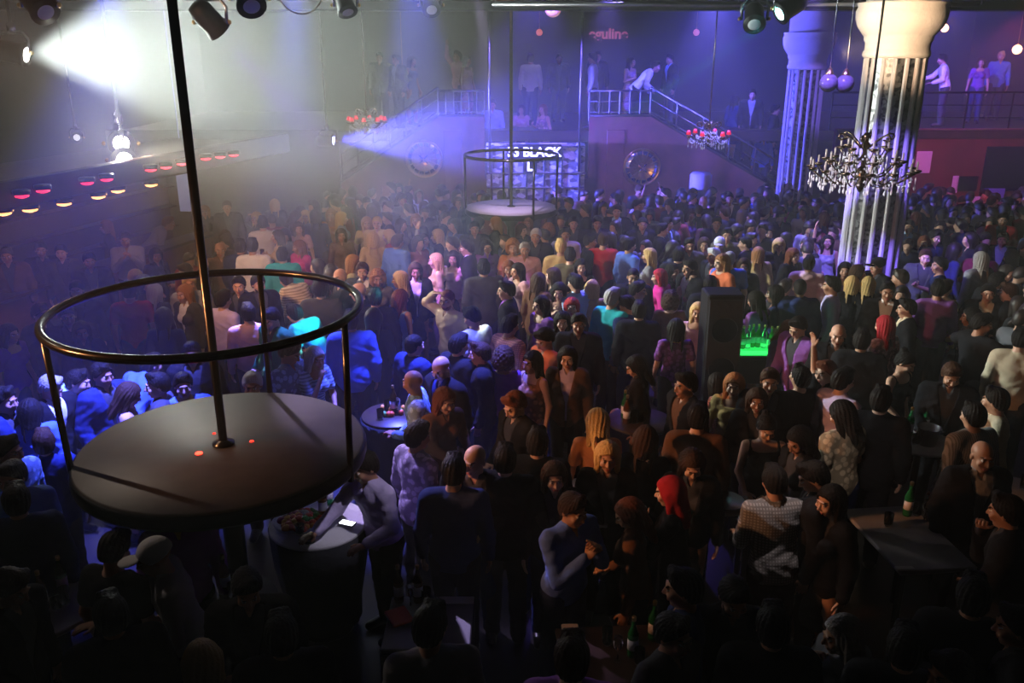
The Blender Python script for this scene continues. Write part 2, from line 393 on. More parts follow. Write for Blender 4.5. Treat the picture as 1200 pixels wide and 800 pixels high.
def add_hand(F, w, hd, palm_in, curl, side, vox):
    n = np.array(palm_in, float); n = n-hd*(n @ hd); n /= np.linalg.norm(n); sd = np.cross(hd, n)*side
    R = np.stack([sd, hd, n], 1)
    F.ell(w+hd*.045, (.040,.052,.016), .015, R=R)
    if vox > .012: F.ell(w+hd*.10+n*.01*curl, (.036,.045,.014), .015, R=R); return
    for i, ln in enumerate((.036,.043,.040,.031)):
        o = (-.030+.0205*i); b = w+hd*.078+sd*o; c = curl
        d1 = hd*math.cos(c*.8)+n*math.sin(c*.8); d2 = hd*math.cos(c*1.9)+n*math.sin(c*1.9)
        p1 = b+d1*ln; p2 = p1+d2*ln*.8
        F.cap(b, p1, .0095, .009, .004); F.cap(p1, p2, .009, .008, .003)
    b = w+hd*.025-sd*.034; p1 = b+(-sd*.028+hd*.03+n*.012*curl); p2 = p1+(hd*.026+n*.012*curl-sd*.006)
    F.cap(b, p1, .012, .010, .008); F.cap(p1, p2, .010, .009, .003)
def add_head(F, HR, HC, fem, ears=True):
    h = lambda x, y, z: HC+HR @ np.array((x,y,z)); e = lambda c, r, k=.02, op='u': F.ell(h(*c), r, k, op, R=HR)
    e((0,.014,.032), (.076,.095,.086)); e((0,-.022,-.045), (.056 if not fem else .052,.064,.064), .03)
    e((0,-.064,-.092), (.022,.018,.018), .02); e((0,-.055,-.02), (.058,.038,.05), .02)
    for s in (1,-1):
        e((s*.031,-.101,.014), (.017,.014,.012), .012, 's'); e((s*.031,-.083,.014), (.013,.011,.011), .004)
        e((s*.044,-.072,-.02), (.02,.018,.018), .02)
        if ears: e((s*.077,.012,-.004), (.010,.020,.030), .006)
    F.cap(h(-.035,-.088,.036), h(.035,-.088,.036), .008, .008, .012)
    F.cap(h(0,-.092,.018), h(0,-.112,-.018), .008, .0125, .010); F.cap(h(-.012,-.098,-.022), h(.012,-.098,-.022), .008, .008, .006)
    F.cap(h(-.017,-.091,-.052), h(.017,-.091,-.052), .0065, .0065, .005); F.cap(h(-.014,-.090,-.063), h(.014,-.090,-.063), .007, .007, .005)
def torso(F, up, U, fem, g=0, k=.05, lo=.98):
    sq = lambda y: (U, (1, y, 1))
    if fem:
        F.cap(up((-.055,.0,.94)), up((.055,.0,.94)), .115+g, None, k, sq=sq(.85))
        F.cap(up((0,0,.98)), up((0,0,1.12)), .125+g, .112+g, k, sq=sq(.72)); F.cap(up((0,0,1.12)), up((0,0,1.32)), .112+g, .135+g, k, sq=sq(.70))
        for s in (1,-1): F.ell(up((s*.065,-.085,1.27)), (.058+g,.052+g,.055+g), .03, R=U)
        F.cap(up((-.125,.01,1.395)), up((.125,.01,1.395)), .048+g, None, .05)
    else:
        F.cap(up((-.05,.0,.95)), up((.05,.0,.95)), .115+g, None, k, sq=sq(.85))
        F.cap(up((0,0,.98)), up((0,0,1.30)), .142+g, .165+g, k, sq=sq(.66)); F.cap(up((-.085,.0,1.32)), up((.085,.0,1.32)), .105+g, None, k, sq=sq(.85))
        F.cap(up((-.15,.01,1.40)), up((.15,.01,1.40)), .056+g, None, .05)
def legs(F, fem, g=0, k=.04, top=.90, bot=.09):
    for s, fy in ((1,-.02),(-1,.03)):
        hp, kn, an = (s*.090,.0,top), (s*.10,fy-.015,.49), (s*.108,fy+.02,bot)
        F.cap(hp, kn, .092+g, .058+g, k); F.cap(kn, an, .058+g*1.2, .040+g*1.5, .02)
        F.ell((s*.103,fy+.02,.36), (.052+g,.056+g,.12), .03)
CACHE = {}
def body_mesh(pose, fem, vox=.0075):
    key = ('body', pose, fem, vox)
    if key in CACHE: return CACHE[key]
    P = POSES[pose]; up, U, HR, HC = frames(P, fem); lo, hi = bounds(P, up, fem); F = Field(lo, hi, vox)
    legs(F, fem); torso(F, up, U, fem)
    for s, fy in ((1,-.02),(-1,.03)): F.cap((s*.11,fy+.03,.05), (s*.125,fy-.13,.032), .042, .03, .03)
    nb = up((0,.02,1.41)); F.cap(nb, HC+HR @ np.array((0,.015,-.06)), .055 if not fem else .047, .052 if not fem else .044, .04)
    for s in (1,-1):
        sh, e, w, hd, c = arm_pts(P, s, up, fem); q = .86 if fem else 1
        F.cap(sh, e, .052*q, .040*q, .03); F.cap(e, w, .041*q, .027*q, .015)
        pin = np.array((-s, 0, 0)) if abs(hd[2]) > .5 else np.array((0,0,-1))
        add_hand(F, w, hd, pin, c, s, vox)
    add_head(F, HR, HC, fem)
    V, Q = F.mesh(); face = (V-HC) @ HR
    me = np_mesh('person', V, Q, ['skin'], face=face); CACHE[key] = me; return me
def folds(p, a=.004): return a*np.sin(p[...,0]*38+3*np.sin(p[...,2]*17))*np.sin(p[...,2]*31+p[...,1]*25)
def top_mesh(pose, fem, kind, pat, vox=.012):
    key = ('top', pose, fem, kind, pat, vox)
    if key in CACHE: return CACHE[key]
    P = POSES[pose]; up, U, HR, HC = frames(P, fem); lo, hi = bounds(P, up, fem); lo[2] = .4 if kind == 'd' else .6; F = Field(lo, hi, vox)
    g = {'s':.016,'t':.014,'j':.032,'d':.011,'u':.013,'h':.026}[kind]
    torso(F, up, U, fem, g)
    if kind in 's' : F.cap(up((0,.018,1.44)), up((0,.0,1.475)), .066, .060, .012)                 # collar stand
    if kind in 'jh': F.cap(up((-.03,.03,1.44)), up((.03,.03,1.44)), .064, .064, .02)
    if kind == 'h': F.ell(up((0,.11,1.43)), (.11,.06,.07), .03, R=U)                               # hood lying on the back
    if kind == 'd':
        F.cap((0,0,.93), (0,0,.56), .145, .185, .05, sq=(np.eye(3), (1,.8,1)))
    elif kind in 'jsh': F.cap(up((0,0,.99)), up((0,0,.86)), .150+g*.6 if not fem else .148+g*.4, .152+g*.6 if not fem else .155, .05, sq=(U, (1,.74,1)))
    for s in (1,-1):
        sh, e, w, hd, c = arm_pts(P, s, up, fem); q = .86 if fem else 1
        if kind in 'sjh':
            w2 = e+(w-e)*(.93 if kind != 's' or rnd.random() < 2 else .6); F.cap(sh, e, .054*q+g, .043*q+g, .03); F.cap(e, w2, .043*q+g, .031*q+g*.8, .015)
        elif kind in 'tu': F.cap(sh, sh+(e-sh)*.62, .054*q+g, .053*q+g, .03)
    G = F.grid(); X = (G-np.array((0,0,.93))) @ U + np.array((0,0,.93))
    F.F += folds(G, .005 if kind != 't' else .003).astype(np.float32)
    def cut(d): F.F = np.maximum(F.F, d)
    if kind != 'd': cut(.80-X[...,2] if kind in 'jh' else .84-X[...,2])
    # neckline
    if kind == 'j':
        w = np.clip(.012+(X[...,2]-1.10)*.22, .012, .09); dd = np.minimum(w-np.abs(X[...,0]), -X[...,1]-.02); cut(np.where(X[...,2] < 1.52, dd, 1))
        cut(np.where((X[...,2] > 1.50) & (np.abs(X[...,0]) < .12), X[...,2]-1.50, -1))
    elif kind in 'tdu':
        r = {'t':.075,'u':.10,'d':.12}[kind]; q = np.sqrt(X[...,0]**2+((X[...,1]+.02)*1.1)**2); cut(np.where(X[...,2] > 1.30, np.minimum(r-q, X[...,2]-(1.43 if kind == 't' else 1.38)), -1))
    elif kind == 's':
        w = np.clip((X[...,2]-1.40)*.35, 0, .04); cut(np.where(X[...,2] > 1.40, np.minimum(w-np.abs(X[...,0]), -X[...,1]-.0), -1))
    if kind == 'd': cut(np.where((np.abs(X[...,0]) > .15) & (X[...,2] > 1.34), X[...,2]-1.34, -1))
    V, Q = F.mesh()
    me = np_mesh({'s':'shirt','t':'t_shirt','j':'jacket','d':'dress','u':'top','h':'hooded_top'}[kind], V, Q, ['cloth_'+pat]); CACHE[key] = me; return me
def vest_front(pose, fem, vox=.012):          # the shirt that shows in an open jacket
    key = ('inner', pose, fem)
    if key in CACHE: return CACHE[key]
    P = POSES[pose]; up, U, HR, HC = frames(P, fem); lo, hi = bounds(P, up, fem); lo[2] = .7; F = Field(lo, hi, vox)
    torso(F, up, U, fem, .014); F.cap(up((0,.018,1.44)), up((0,.0,1.482)), .068, .062, .012)
    G = F.grid(); X = (G-np.array((0,0,.93))) @ U + np.array((0,0,.93)); F.F = np.maximum(F.F, .88-X[...,2]); F.F = np.maximum(F.F, np.abs(X[...,0])-.14)
    w = np.clip((X[...,2]-1.42)*.5, 0, .03); F.F = np.maximum(F.F, np.where(X[...,2] > 1.42, np.minimum(w-np.abs(X[...,0]), -X[...,1]), -1))
    for s in (1,-1):
        sh, e, w_, hd, c = arm_pts(P, s, up, fem); F.cap(e+(w_-e)*.88, e+(w_-e)*.98, .036, .036, .004)
    V, Q = F.mesh(); me = np_mesh('shirt', V, Q, ['cloth_plain']); CACHE[key] = me; return me
def legs_mesh(kind, fem, lean, vox=.014):
    key = ('legs', kind, fem, vox)
    if key in CACHE: return CACHE[key]
    F = Field((-.3,-.28,.0), (.3,.28,1.1), vox)
    if kind == 'skirt': F.cap((0,0,.95), (0,0,.55), .14, .17, .05, sq=(np.eye(3), (1,.8,1)))
    else:
        legs(F, fem, .014, bot=.075); F.cap((-.05,0,.95), (.05,0,.95), .125, None, .05, sq=(np.eye(3), (1,.85,1)))
    G = F.grid(); F.F += folds(G, .004).astype(np.float32); F.F = np.maximum(F.F, G[...,2]-1.02); F.F = np.maximum(F.F, .045-G[...,2] if kind != 'skirt' else .5-G[...,2])
    V, Q = F.mesh(); me = np_mesh('trousers' if kind != 'skirt' else 'skirt', V, Q, ['cloth_plain']); CACHE[key] = me; return me
def shoe_mesh():
    if 'shoe' in CACHE: return CACHE['shoe']
    F = Field((-.2,-.26,-.01), (.2,.16,.16), .01)
    for s, fy in ((1,-.02),(-1,.03)):
        F.cap((s*.11,fy+.04,.055), (s*.127,fy-.145,.04), .050, .038, .03); F.cap((s*.108,fy+.03,.06), (s*.108,fy+.03,.10), .05, .05, .02)
    G = F.grid(); F.F = np.maximum(F.F, .002-G[...,2])
    V, Q = F.mesh(); me = np_mesh('shoes', V, Q, ['shoe']); CACHE['shoe'] = me; return me
def hair_mesh(kind, vox=.008):
    key = ('hair', kind, vox)
    if key in CACHE: return CACHE[key]
    I = np.eye(3); F = Field((-.2,-.22,-.42), (.2,.24,.24), vox); g = {'short':.014,'buzz':.006,'grey':.012,'long':.018,'bun':.014,'curly':.04,'cap':.014,'veil':.02,'beard':.0,'tail':.013}[kind]
    if kind != 'beard':
        F.ell((0,.018,.034), (.077+g,.097+g,.087+g), .02, R=I); F.ell((0,.05,-.02), (.062+g,.055+g,.06+g), .03, R=I)
    if kind == 'short': F.cap((-.03,-.05,.115), (.035,-.03,.125), .03, .025, .03)
    if kind in ('long','veil'):
        w = 1.15 if kind == 'veil' else 1
        F.cap((0,.055,.0), (0,.085,-.24), .088*w, .07*w, .05, sq=(I, (1.1,.75,1)))
        for s in (1,-1): F.cap((s*.078,.01,.02), (s*.085,-.01,-.20), .03*w, .026*w, .03)
    if kind == 'bun': F.ell((0,.10,.10), (.045,.042,.045), .01)
    if kind == 'tail': F.cap((0,.12,.05), (0,.15,-.16), .035, .02, .02)
    if kind == 'curly': F.ell((0,.04,-.03), (.13,.11,.12), .04)
    if kind == 'beard': F.ell((0,-.026,-.058), (.060,.068,.062), .02)
    G = F.grid(); ang = np.arctan2(G[...,0], G[...,1])
    if kind in ('short','long','bun','tail'): F.F += (.0035*np.sin(ang*22+G[...,2]*30)).astype(np.float32)
    if kind == 'curly': F.F += (.012*np.sin(G[...,0]*95)*np.sin(G[...,1]*95)*np.sin(G[...,2]*95)).astype(np.float32)
    if kind == 'beard':
        F.F = np.maximum(F.F, G[...,2]+.035-np.abs(G[...,0])*.9); F.F = np.maximum(F.F, G[...,1]-.02)
        F.F = np.maximum(F.F, -(np.sqrt((G[...,0]/.026)**2+((G[...,2]+.056)/.014)**2)-1)*.015)
    else:
        d = -.75*G[...,1]-.66*G[...,2]; c = .022 if kind in ('cap',) else .006
        F.F = np.maximum(F.F, d-c if kind not in ('veil','curly','long') else np.where(np.abs(G[...,0]) < .052+.0*G[...,0], np.maximum(d-c, -1), np.minimum(d-c, -G[...,1]-.055)))
        lowz = {'long':-.34,'veil':-.38,'curly':-.2,'tail':-.3}.get(kind, -.075); F.F = np.maximum(F.F, lowz-G[...,2])
    if kind == 'cap':
        F.F = np.maximum(F.F, .0-G[...,2]+.2*G[...,1]-.0); F.ell((0,-.135,.052), (.07,.07,.012), .008, R=rx(D2(-12)))
    V, Q = F.mesh()
    nm = {'cap':'cap','veil':'headscarf','beard':'beard'}.get(kind, 'hair')
    me = np_mesh(nm, V, Q, ['cloth_plain' if kind in ('cap','veil') else 'hair']); CACHE[key] = me; return me

COLS = dict(W=(.78,.78,.80), C=(.62,.52,.38), G=(.30,.30,.33), D=(.05,.05,.06), K=(.012,.012,.015), N=(.02,.03,.10), B=(.10,.18,.60), A=(.38,.55,.80), L=(.50,.42,.68),
            T=(.03,.38,.42), R=(.42,.02,.03), M=(.55,.03,.25), O=(.75,.18,.08), Y=(.55,.40,.18), P=(.62,.38,.42), E=(.03,.20,.09), H=(.12,.06,.035), U=(.13,.12,.07), V=(.22,.08,.35), S=(.65,.28,.12))
CNAME = dict(W='white', C='cream', G='grey', D='dark grey', K='black', N='navy', B='blue', A='light blue', L='lilac', T='teal', R='dark red', M='magenta', O='coral red', Y='tan', P='pink', E='dark green', H='brown', U='olive', V='purple', S='orange')
HCOL = dict(k=(.010,.008,.007), n=(.045,.022,.012), b=(.55,.36,.14), g=(.33,.31,.30), r=(.15,.045,.02), o=(.30,.13,.05), p=(.05,.05,.06), w=(.6,.6,.62), m=(.35,.02,.03))
HWORD = dict(k='black', n='brown', b='blond', g='grey', r='auburn', o='ginger', p='dark', w='white', m='red')
SKIN = [(.50,.28,.19),(.42,.22,.14),(.56,.33,.24),(.36,.18,.11)]
FACE = dict(F=0, L=-90, R=90, B=180, f=25, l=-50, r=50, b=205, q=-135, w=135)
FW = dict(F='facing the camera', L='facing left', R='facing right', B='seen from behind', f='facing the camera', l='turned half left', r='turned half right', b='seen from behind', q='turned away to the left', w='turned away to the right')
KW = dict(s='shirt', t='T-shirt', j='jacket', d='dress', u='top', h='hooded top')
PW = dict(s='', k='looking down', d='one hand at the chest', e='', h='one hand on the head', u='one arm raised', g='both arms raised', b='bending forward', x='both arms spread out', c='hand on the chin', r='reaching forward', p='hands clasped before the face')
PEOPLE = []
_a, _b = at_y(1020, 290, 13.7), at_y(932, 210, 20.2)
AVOID = [(_a.x, _a.y, .86), (_b.x, _b.y, .80)]
def person(x=None, y=None, face='F', pose='s', hair='short', hc='k', kind='s', cols='K', pat='plain', fem=0, z0=0.0, scale=None, skin=None, at=None, note=None, beard=False, glow=None):
    P = POSES[pose]; up, U, HR, HC = frames(P, fem); sc = scale or ((.96 if fem else 1.02)*rnd.uniform(.975,1.02))
    yaw = D2(FACE[face]+rnd.uniform(-9,9))
    hz = HC[2]*sc+z0
    if at is None: t = at_z(x, y, hz)
    else: t = Vector((at[0], at[1], hz))
    yaw += math.atan2(-t.x, t.y)*.8           # turned towards the same thing as it looks from the gallery
    Rh = rz(yaw) @ HC*sc; org = Vector((t.x-Rh[0], t.y-Rh[1], z0))
    if z0 == 0 and at is None: org.y = min(org.y, 20.5); org.x = max(-9.0, min(12.5, org.x))
    if z0 == 0:
        for cx, cy, cr in AVOID:
            v = Vector((org.x-cx, org.y-cy, 0))
            if v.length < cr: v = Vector((v.x*.4, min(v.y, -.05), 0)).normalized()*cr; org = Vector((cx+v.x, cy+v.y, 0))
    o = bpy.data.objects.new('person', body_mesh(pose, fem)); COL.objects.link(o); o.location = org; o.rotation_euler = (0,0,yaw); o.scale = (sc,)*3
    sk = skin or rnd.choice(SKIN); o.color = (*sk, 1)
    def child(me, nm, c, mt=None):
        q = bpy.data.objects.new(nm, me); COL.objects.link(q); q.parent = o; q.color = (*c, 1)
        if mt is not None: q.matrix_local = mt
        return q
    tm = top_mesh(pose, fem, kind, pat); child(tm, tm.name.split('.')[0], COLS[cols[0]])
    if kind == 'j': child(vest_front(pose, fem), 'shirt', COLS[cols[1]] if len(cols) > 1 else COLS['D'])
    if kind != 'd':
        lm = legs_mesh('skirt' if (fem and rnd.random() < .3) else 'trousers', fem, P['lean'])
        child(lm, lm.name.split('.')[0], rnd.choice([COLS['K'],COLS['K'],COLS['D'],COLS['N']]))
    child(shoe_mesh(), 'shoes', (.02,.02,.02))
    hm = Matrix(((*HR[0],HC[0]),(*HR[1],HC[1]),(*HR[2],HC[2]),(0,0,0,1)))
    if hair not in ('bald',):
        m = hair_mesh('short' if hair == 'grey' else hair); child(m, m.name.split('.')[0], HCOL[hc] if hair not in ('cap','veil') else HCOL[hc], hm)
    if beard: child(hair_mesh('beard'), 'beard', HCOL[hc], hm)
    px, py, dep = project(t)
    hw = {'bald':'bald head','cap':f'{HWORD[hc]} cap','veil':f'{HWORD[hc]} headscarf','long':f'long {HWORD[hc]} hair','bun':f'{HWORD[hc]} hair in a bun','curly':f'curly {HWORD[hc]} hair','buzz':'shaved head','tail':f'{HWORD[hc]} ponytail'}.get(hair, f'short {HWORD[hc]} hair')
    PEOPLE.append(dict(o=o, x=px, y=py, z=z0, org=org, head=t, look=(cols, kind, pat), hw=hw, face=face, pose=pose, note=note, sc=sc, fem=fem, beard=beard, R=dep, kind=kind))
    return o

# ------------------------------------------------------------------ the hall
FLX, FRX, BACKY, CEIL = -9.5, 14.0, 28.0, 6.0
struct(MB().box((2.25,12.5,-.05), (23.5+.6,31+.6,.1)).build('floor', 'floor_mat'))
struct(MB().box((2.25,12.5,CEIL+.1), (23.5+.6,31+.6,.2)).build('ceiling', 'ceiling_black'))
struct(MB().box((2.25,BACKY+.1,3), (23.5,.2,6)).build('wall_back', 'dark_wall'))
struct(MB().box((FLX-.1,12.5,3), (.2,31,6)).build('wall_left', 'dark_wall'))
struct(MB().box((FRX+.1,12.5,3), (.2,31,6)).build('wall_right', 'dark_wall'))
struct(MB().box((2.25,-3.1,3), (23.5,.2,6)).build('wall_front', 'dark_wall'))

GZ = 2.8
# rear gallery floor slab, lower landing, wood front with sloping stair walls
struct(MB().box((.2,24.4,GZ-.12), (5.6-.0,6.2,.24)).box((8.2+1.05,24.6,GZ-.12), (9.4,6.6,.24)).box((-6.2,24.6,GZ-.12),(6.4,6.6,.24)).build('rear_gallery_floor', 'dark_wood'))
w = MB()
zt = 3.15
L0, L1 = at_y(400,215,21), at_y(513,137,21); R1, R0 = at_y(763,137,21), at_y(945,243,21)
nx0, nx1 = at_y(568,170,21).x, at_y(690,170,21).x
w.prism([(L0.x,0),(L0.x,L0.z),(L1.x,L1.z),(nx0,L1.z),(nx0,0)], 21, 21.14)
w.prism([(nx1,0),(nx1,R1.z),(R1.x,R1.z),(R0.x,R0.z),(R0.x,0)], 21, 21.14)
w.prism([(nx0,0),(nx0,1.7),(nx1,1.7),(nx1,0)], 21, 21.14)
struct(w.build('wall_stage_front', 'wood'))
t_ = MB()
for a, b in ((L0,L1),(Vector((L1.x,0,L1.z)),Vector((nx0,0,L1.z))),(Vector((nx1,0,R1.z)),R1),(R1,R0)):
    t_.tube([(a.x,21.06,a.z+.02),(b.x,21.06,b.z+.02)], .035, 8)
struct(t_.build('trim_1', 'dark_wood'))
fm = MB()
for s in range(9):        # raised panel frames on the wood wall
    x = L1.x+.1+s*.55
    if nx0-.5 < x < nx1 or x > R1.x-.5: continue
    fm.box((x+.24,20.985,1.9), (.42,.03,1.9), bev=.01)
struct(fm.build('trim_2', 'wood'))
# landing behind the booth and the two stairs behind the sloping walls
st = MB(); st.box(((nx0+nx1)/2,22.2,1.62), (nx1-nx0+.1,2.0,.16))
struct(st.build('landing_floor', 'dark_wood'))
for (a, b) in ((L0,L1),(R0,R1)):
    m = MB(); n = 12
    for i in range(n):
        f0 = (i+.5)/n; x = a.x+(b.x-a.x)*f0; z = max(.15, (a.z-.75)+(b.z-a.z)*f0+.1)
        m.box((x,22.0,z/2), (abs(b.x-a.x)/n+.01,1.5,z))
    struct(m.build('stair_floor', 'dark_wood'))
# red wall under the rear gallery to the right, and dark rear wall left
rw = MB().box(((R0.x+FRX)/2+.2,20.75,GZ/2+.05), (FRX-R0.x-.4,.14,GZ+.1))
struct(rw.build('wall_red', 'red_wall'))
struct(MB().box(((R0.x+FRX)/2+.2,20.66,GZ-.02), (FRX-R0.x-.4,.06,.2), bev=.01).build('trim_3', 'dark_wood'))
struct(MB().box(((FLX+L0.x)/2,20.9,1.4), (L0.x-FLX,.14,2.9)).build('wall_rear_left', 'dark_wall'))
d0, d1 = at_y(1157,181,20.6), at_y(1200,240,20.6)
dm = MB().box(((d0.x+12.4)/2,20.66,1.25), (12.4-d0.x,.04,2.5), bev=.01)
struct(dm.build('door_1', 'black_paint'))
struct(MB().prism([(d0.x+.2,0),(d0.x+.2,.95),(12.4,1.75),(12.4,0)], 20.5, 20.6).build('ramp_panel', 'wood'))
# ceiling beams
for i, (y, z) in enumerate(((15.5,5.35),(19,5.5),(23,5.6))):
    struct(MB().box((2.25,y,z), (23.4,.22,.16), bev=.02).build('ceiling_beam', 'ceiling_black'))

def railing(pts, h, label, n_bars=2, mt='steel', group='metal railings of the rear gallery', posts=7):
    e = empty('railing', pts[0]); tag(e, label, 'railing', group)
    P_ = [Vector(p)-Vector(pts[0]) for p in pts]
    m = MB(); m.tube([p+Vector((0,0,h)) for p in P_], .025, 8); m.build('handrail', mt, e)
    for b in range(1, n_bars+1): MB().tube([p+Vector((0,0,h*b/(n_bars+1))) for p in P_], .012, 6).build('rail_bar', mt, e)
    for i in range(posts):
        t = i/(posts-1)*(len(P_)-1); k = min(int(t), len(P_)-2); p = P_[k].lerp(P_[k+1], t-k)
        MB().lathe([(.022,0),(.02,.03),(.02,h-.03),(.026,h)], 10, p).build('post', mt, e)
    return e
railing([(L1.x,21.2,3.0),(nx0,21.2,3.0)], .72, 'steel railing on the rear gallery left of the lit booth')
railing([(nx1,21.2,3.0),(R1.x,21.2,3.0)], .72, 'steel railing on the rear gallery between the booth and the right stair')
railing([(R1.x,21.25,3.0),(R0.x,21.25,R0.z-.12)], .8, 'steel handrail sloping down beside the right staircase')
railing([(L1.x,21.25,3.0),(L0.x,21.25,L0.z-.12)], .8, 'steel handrail sloping down beside the left staircase')
railing([(R0.x+.3,20.9,2.85),(FRX-.3,20.9,2.85)], .85, 'dark railing of the gallery above the red wall', mt='black_metal')

# roulette wheel ornaments
def wheel(px, py, r_px, label):
    p = at_y(px, py, 20.95); r = r_px/FPX*(p.y*CP+.8); X = rx(PI/2); R = Matrix(X.tolist())
    e = empty('roulette_wheel', p); tag(e, label, 'wall ornament', 'round wheels hung on the wooden stage wall')
    MB().lathe([(r,-.03),(r,.03),(r*.93,.05),(r*.9,.02)], 40, rot=R).build('rim', 'brass', e)
    MB().lathe([(r*.89,-.01),(r*.86,.03),(r*.3,.0),(r*.25,-.02)], 40, rot=R).build('bowl', 'mirror_tile', e)
    k = MB()
    for i in range(16):
        a = 2*PI*i/16; k.tube([(.3*r*math.cos(a),-.035,.3*r*math.sin(a)),(.88*r*math.cos(a),-.045,.88*r*math.sin(a))], .012, 6)
    k.build('spokes', 'brass', e); MB().lathe([(r*.22,-.04),(r*.2,.05),(r*.06,.09),(r*.05,.16),(.01,.18)], 20, rot=R).build('hub', 'brass', e)
    for i in range(4):
        a = PI/4+PI/2*i; MB().tube([(0,-.14,0),(.3*r*math.cos(a),-.16,.3*r*math.sin(a))], .016, 6).build('turret_arm', 'steel', e)
    return e
wheel(497,186,22,'dull spoked wheel on the wood wall left of the far podium')
wheel(752,196,22,'shiny spoked wheel on the wood wall catching red and blue light')

# columns
def column(px, py, Y, r, label, top_z, sq_h=.28):
    p = at_y(px, py, Y); e = empty('column', (p.x,p.y,0)); tag(e, label, 'column', 'fluted columns'); H = top_z
    n = 256; fl = 16
    f = lambda a: 1-.15*min(1, max(0, abs(math.sin(a*fl/2))-.5)*7)
    MB().lathe([(r*1.0,.32),(r,1.2),(r*.96,H-.75)], n, flute=f).build('shaft', 'column_shaft', e)
    MB().lathe([(r*1.3,0),(r*1.3,.12),(r*1.2,.16),(r*1.22,.24),(r*1.05,.30),(r*1.04,.34)], 48).build('plinth', 'plaster', e)
    MB().lathe([(r*.98,H-.77),(r*1.03,H-.74),(r*1.03,H-.70),(r*.98,H-.66),(r*.98,H-.56),(r*1.04,H-.52),(r*1.04,H-.47),(r*1.10,H-.44),(r*1.28,H-.33),(r*1.36,H-.22),(r*1.38,H-.12),(r*1.32,H-.05),(r*1.36,H-.02),(r*1.36,H)], 64).build('capital', 'plaster', e)
    MB().lathe([(r*1.1,H),(r*1.1,CEIL-.005)], 48).build('impost', 'plaster', e)
    for i in range(fl):      # mirrored strips set in the flutes
        a = 2*PI*(i+.5)/fl
        MB().box((math.cos(a)*r*.862,math.sin(a)*r*.862,(H-.75)/2+.2), (.014,r*.2,H-1.2), rot=Matrix.Rotation(a,3,'Z')).build('mirror_strip', 'mirror_strip', e)
    return e
def tiles(nt, b, src):
    N, L = nt.nodes, nt.links; tc = N.new('ShaderNodeTexCoord'); v = N.new('ShaderNodeTexVoronoi'); v.inputs['Scale'].default_value = 22
    L.new(tc.outputs['Object'], v.inputs['Vector']); r = N.new('ShaderNodeMapRange'); r.inputs[1].default_value = .2; r.inputs[2].default_value = .7; r.inputs[3].default_value = .0; r.inputs[4].default_value = .16
    sp = N.new('ShaderNodeSeparateColor'); L.new(v.outputs['Color'], sp.inputs[0]); L.new(sp.outputs[0], r.inputs[0])
    cb = N.new('ShaderNodeCombineColor'); [L.new(r.outputs[0], cb.inputs[i]) for i in range(3)]; L.new(cb.outputs[0], b.inputs['Base Color'])
mat('mirror_strip', rough=.3, metal=.6, build=tiles)
mat('column_shaft', (.46,.43,.43), .5, bump=(14,.2))
column(1020, 290, 13.7, .465, 'thick fluted column lit white and violet behind the big chandelier', at_y(1050,3,13.7).z)
column(932, 210, 20.2, .41, 'slimmer fluted column in blue light, far side of the hall', at_y(946,38,20.2).z)

# ------------------------------------------------------------------ left bar gallery with its lamps
g0, g1 = Vector((-7.2,8.0,0)), Vector((-4.55,16.4,0)); gd = (g1-g0).normalized(); gn = Vector((-gd.y,gd.x,0))
ang = math.atan2(gd.y, gd.x); RZ = Matrix.Rotation(ang, 3, 'Z'); ln = (g1-g0).length+1.6; mid = (g0+g1)/2
struct(MB().box(mid+gn*1.3+Vector((0,0,2.86)), (ln,2.6,.2), rot=RZ, bev=.02).build('left_gallery_floor', 'dark_wood'))
struct(MB().box(mid+gn*.03+Vector((0,0,2.95)), (ln,.1,.36), rot=RZ, bev=.02).build('trim_4', 'dark_wood'))
e = empty('back_bar', mid+gn*2.9); e.rotation_euler = (0,0,ang); tag(e, 'long bar shelving under the left gallery lamps', 'bar')
MB().box((0,.1,1.35), (ln,.12,2.7), bev=.01).build('back_panel', 'dark_wood', e)
for z in (1.2,1.6,2.0): MB().box((0,-.08,z), (ln-.2,.28,.03), bev=.005).build('shelf', 'dark_wood', e)
MB().box((0,-.9,1.08), (ln,.5,.06), bev=.01).build('counter', 'dark_wood', e); MB().box((0,-.85,.53), (ln,.38,1.04), bev=.01).build('bar_front', 'wood', e)
ORD = 'first second third fourth fifth sixth seventh eighth ninth tenth'.split()
def lamp_disc(p, col, es, r, label, grp, hang=.0):
    e = empty('downlight', p); tag(e, label, 'lamp', grp)
    MB().lathe([(r*1.25,0),(r*1.25,.05),(r*1.05,.06)], 20).build('housing', 'black_metal', e)
    MB().lathe([(r,-.02),(r*.9,-.035),(r*.4,-.05)], 20).build('lens', mat('lamp_'+str(es), (.8,.8,.8), emit=col, es=es), e)
for i, (px, py) in enumerate(((18,227),(43,221),(95,212),(118,208),(170,197),(188,194),(207,190),(235,184),(252,182),(268,180))):
    d = ray(px, py); # on the gallery edge line
    t = (g0.x*gd.y-g0.y*gd.x)/(d.x*gd.y-d.y*gd.x); p = Vector((d.x*t, d.y*t, CAMH+d.z*t))
    lamp_disc(p+gn*-.1, (1,.03,.10), 1.6, .085, ORD[i]+' red light from the left along the edge of the left gallery', 'row of red lights along the left gallery')
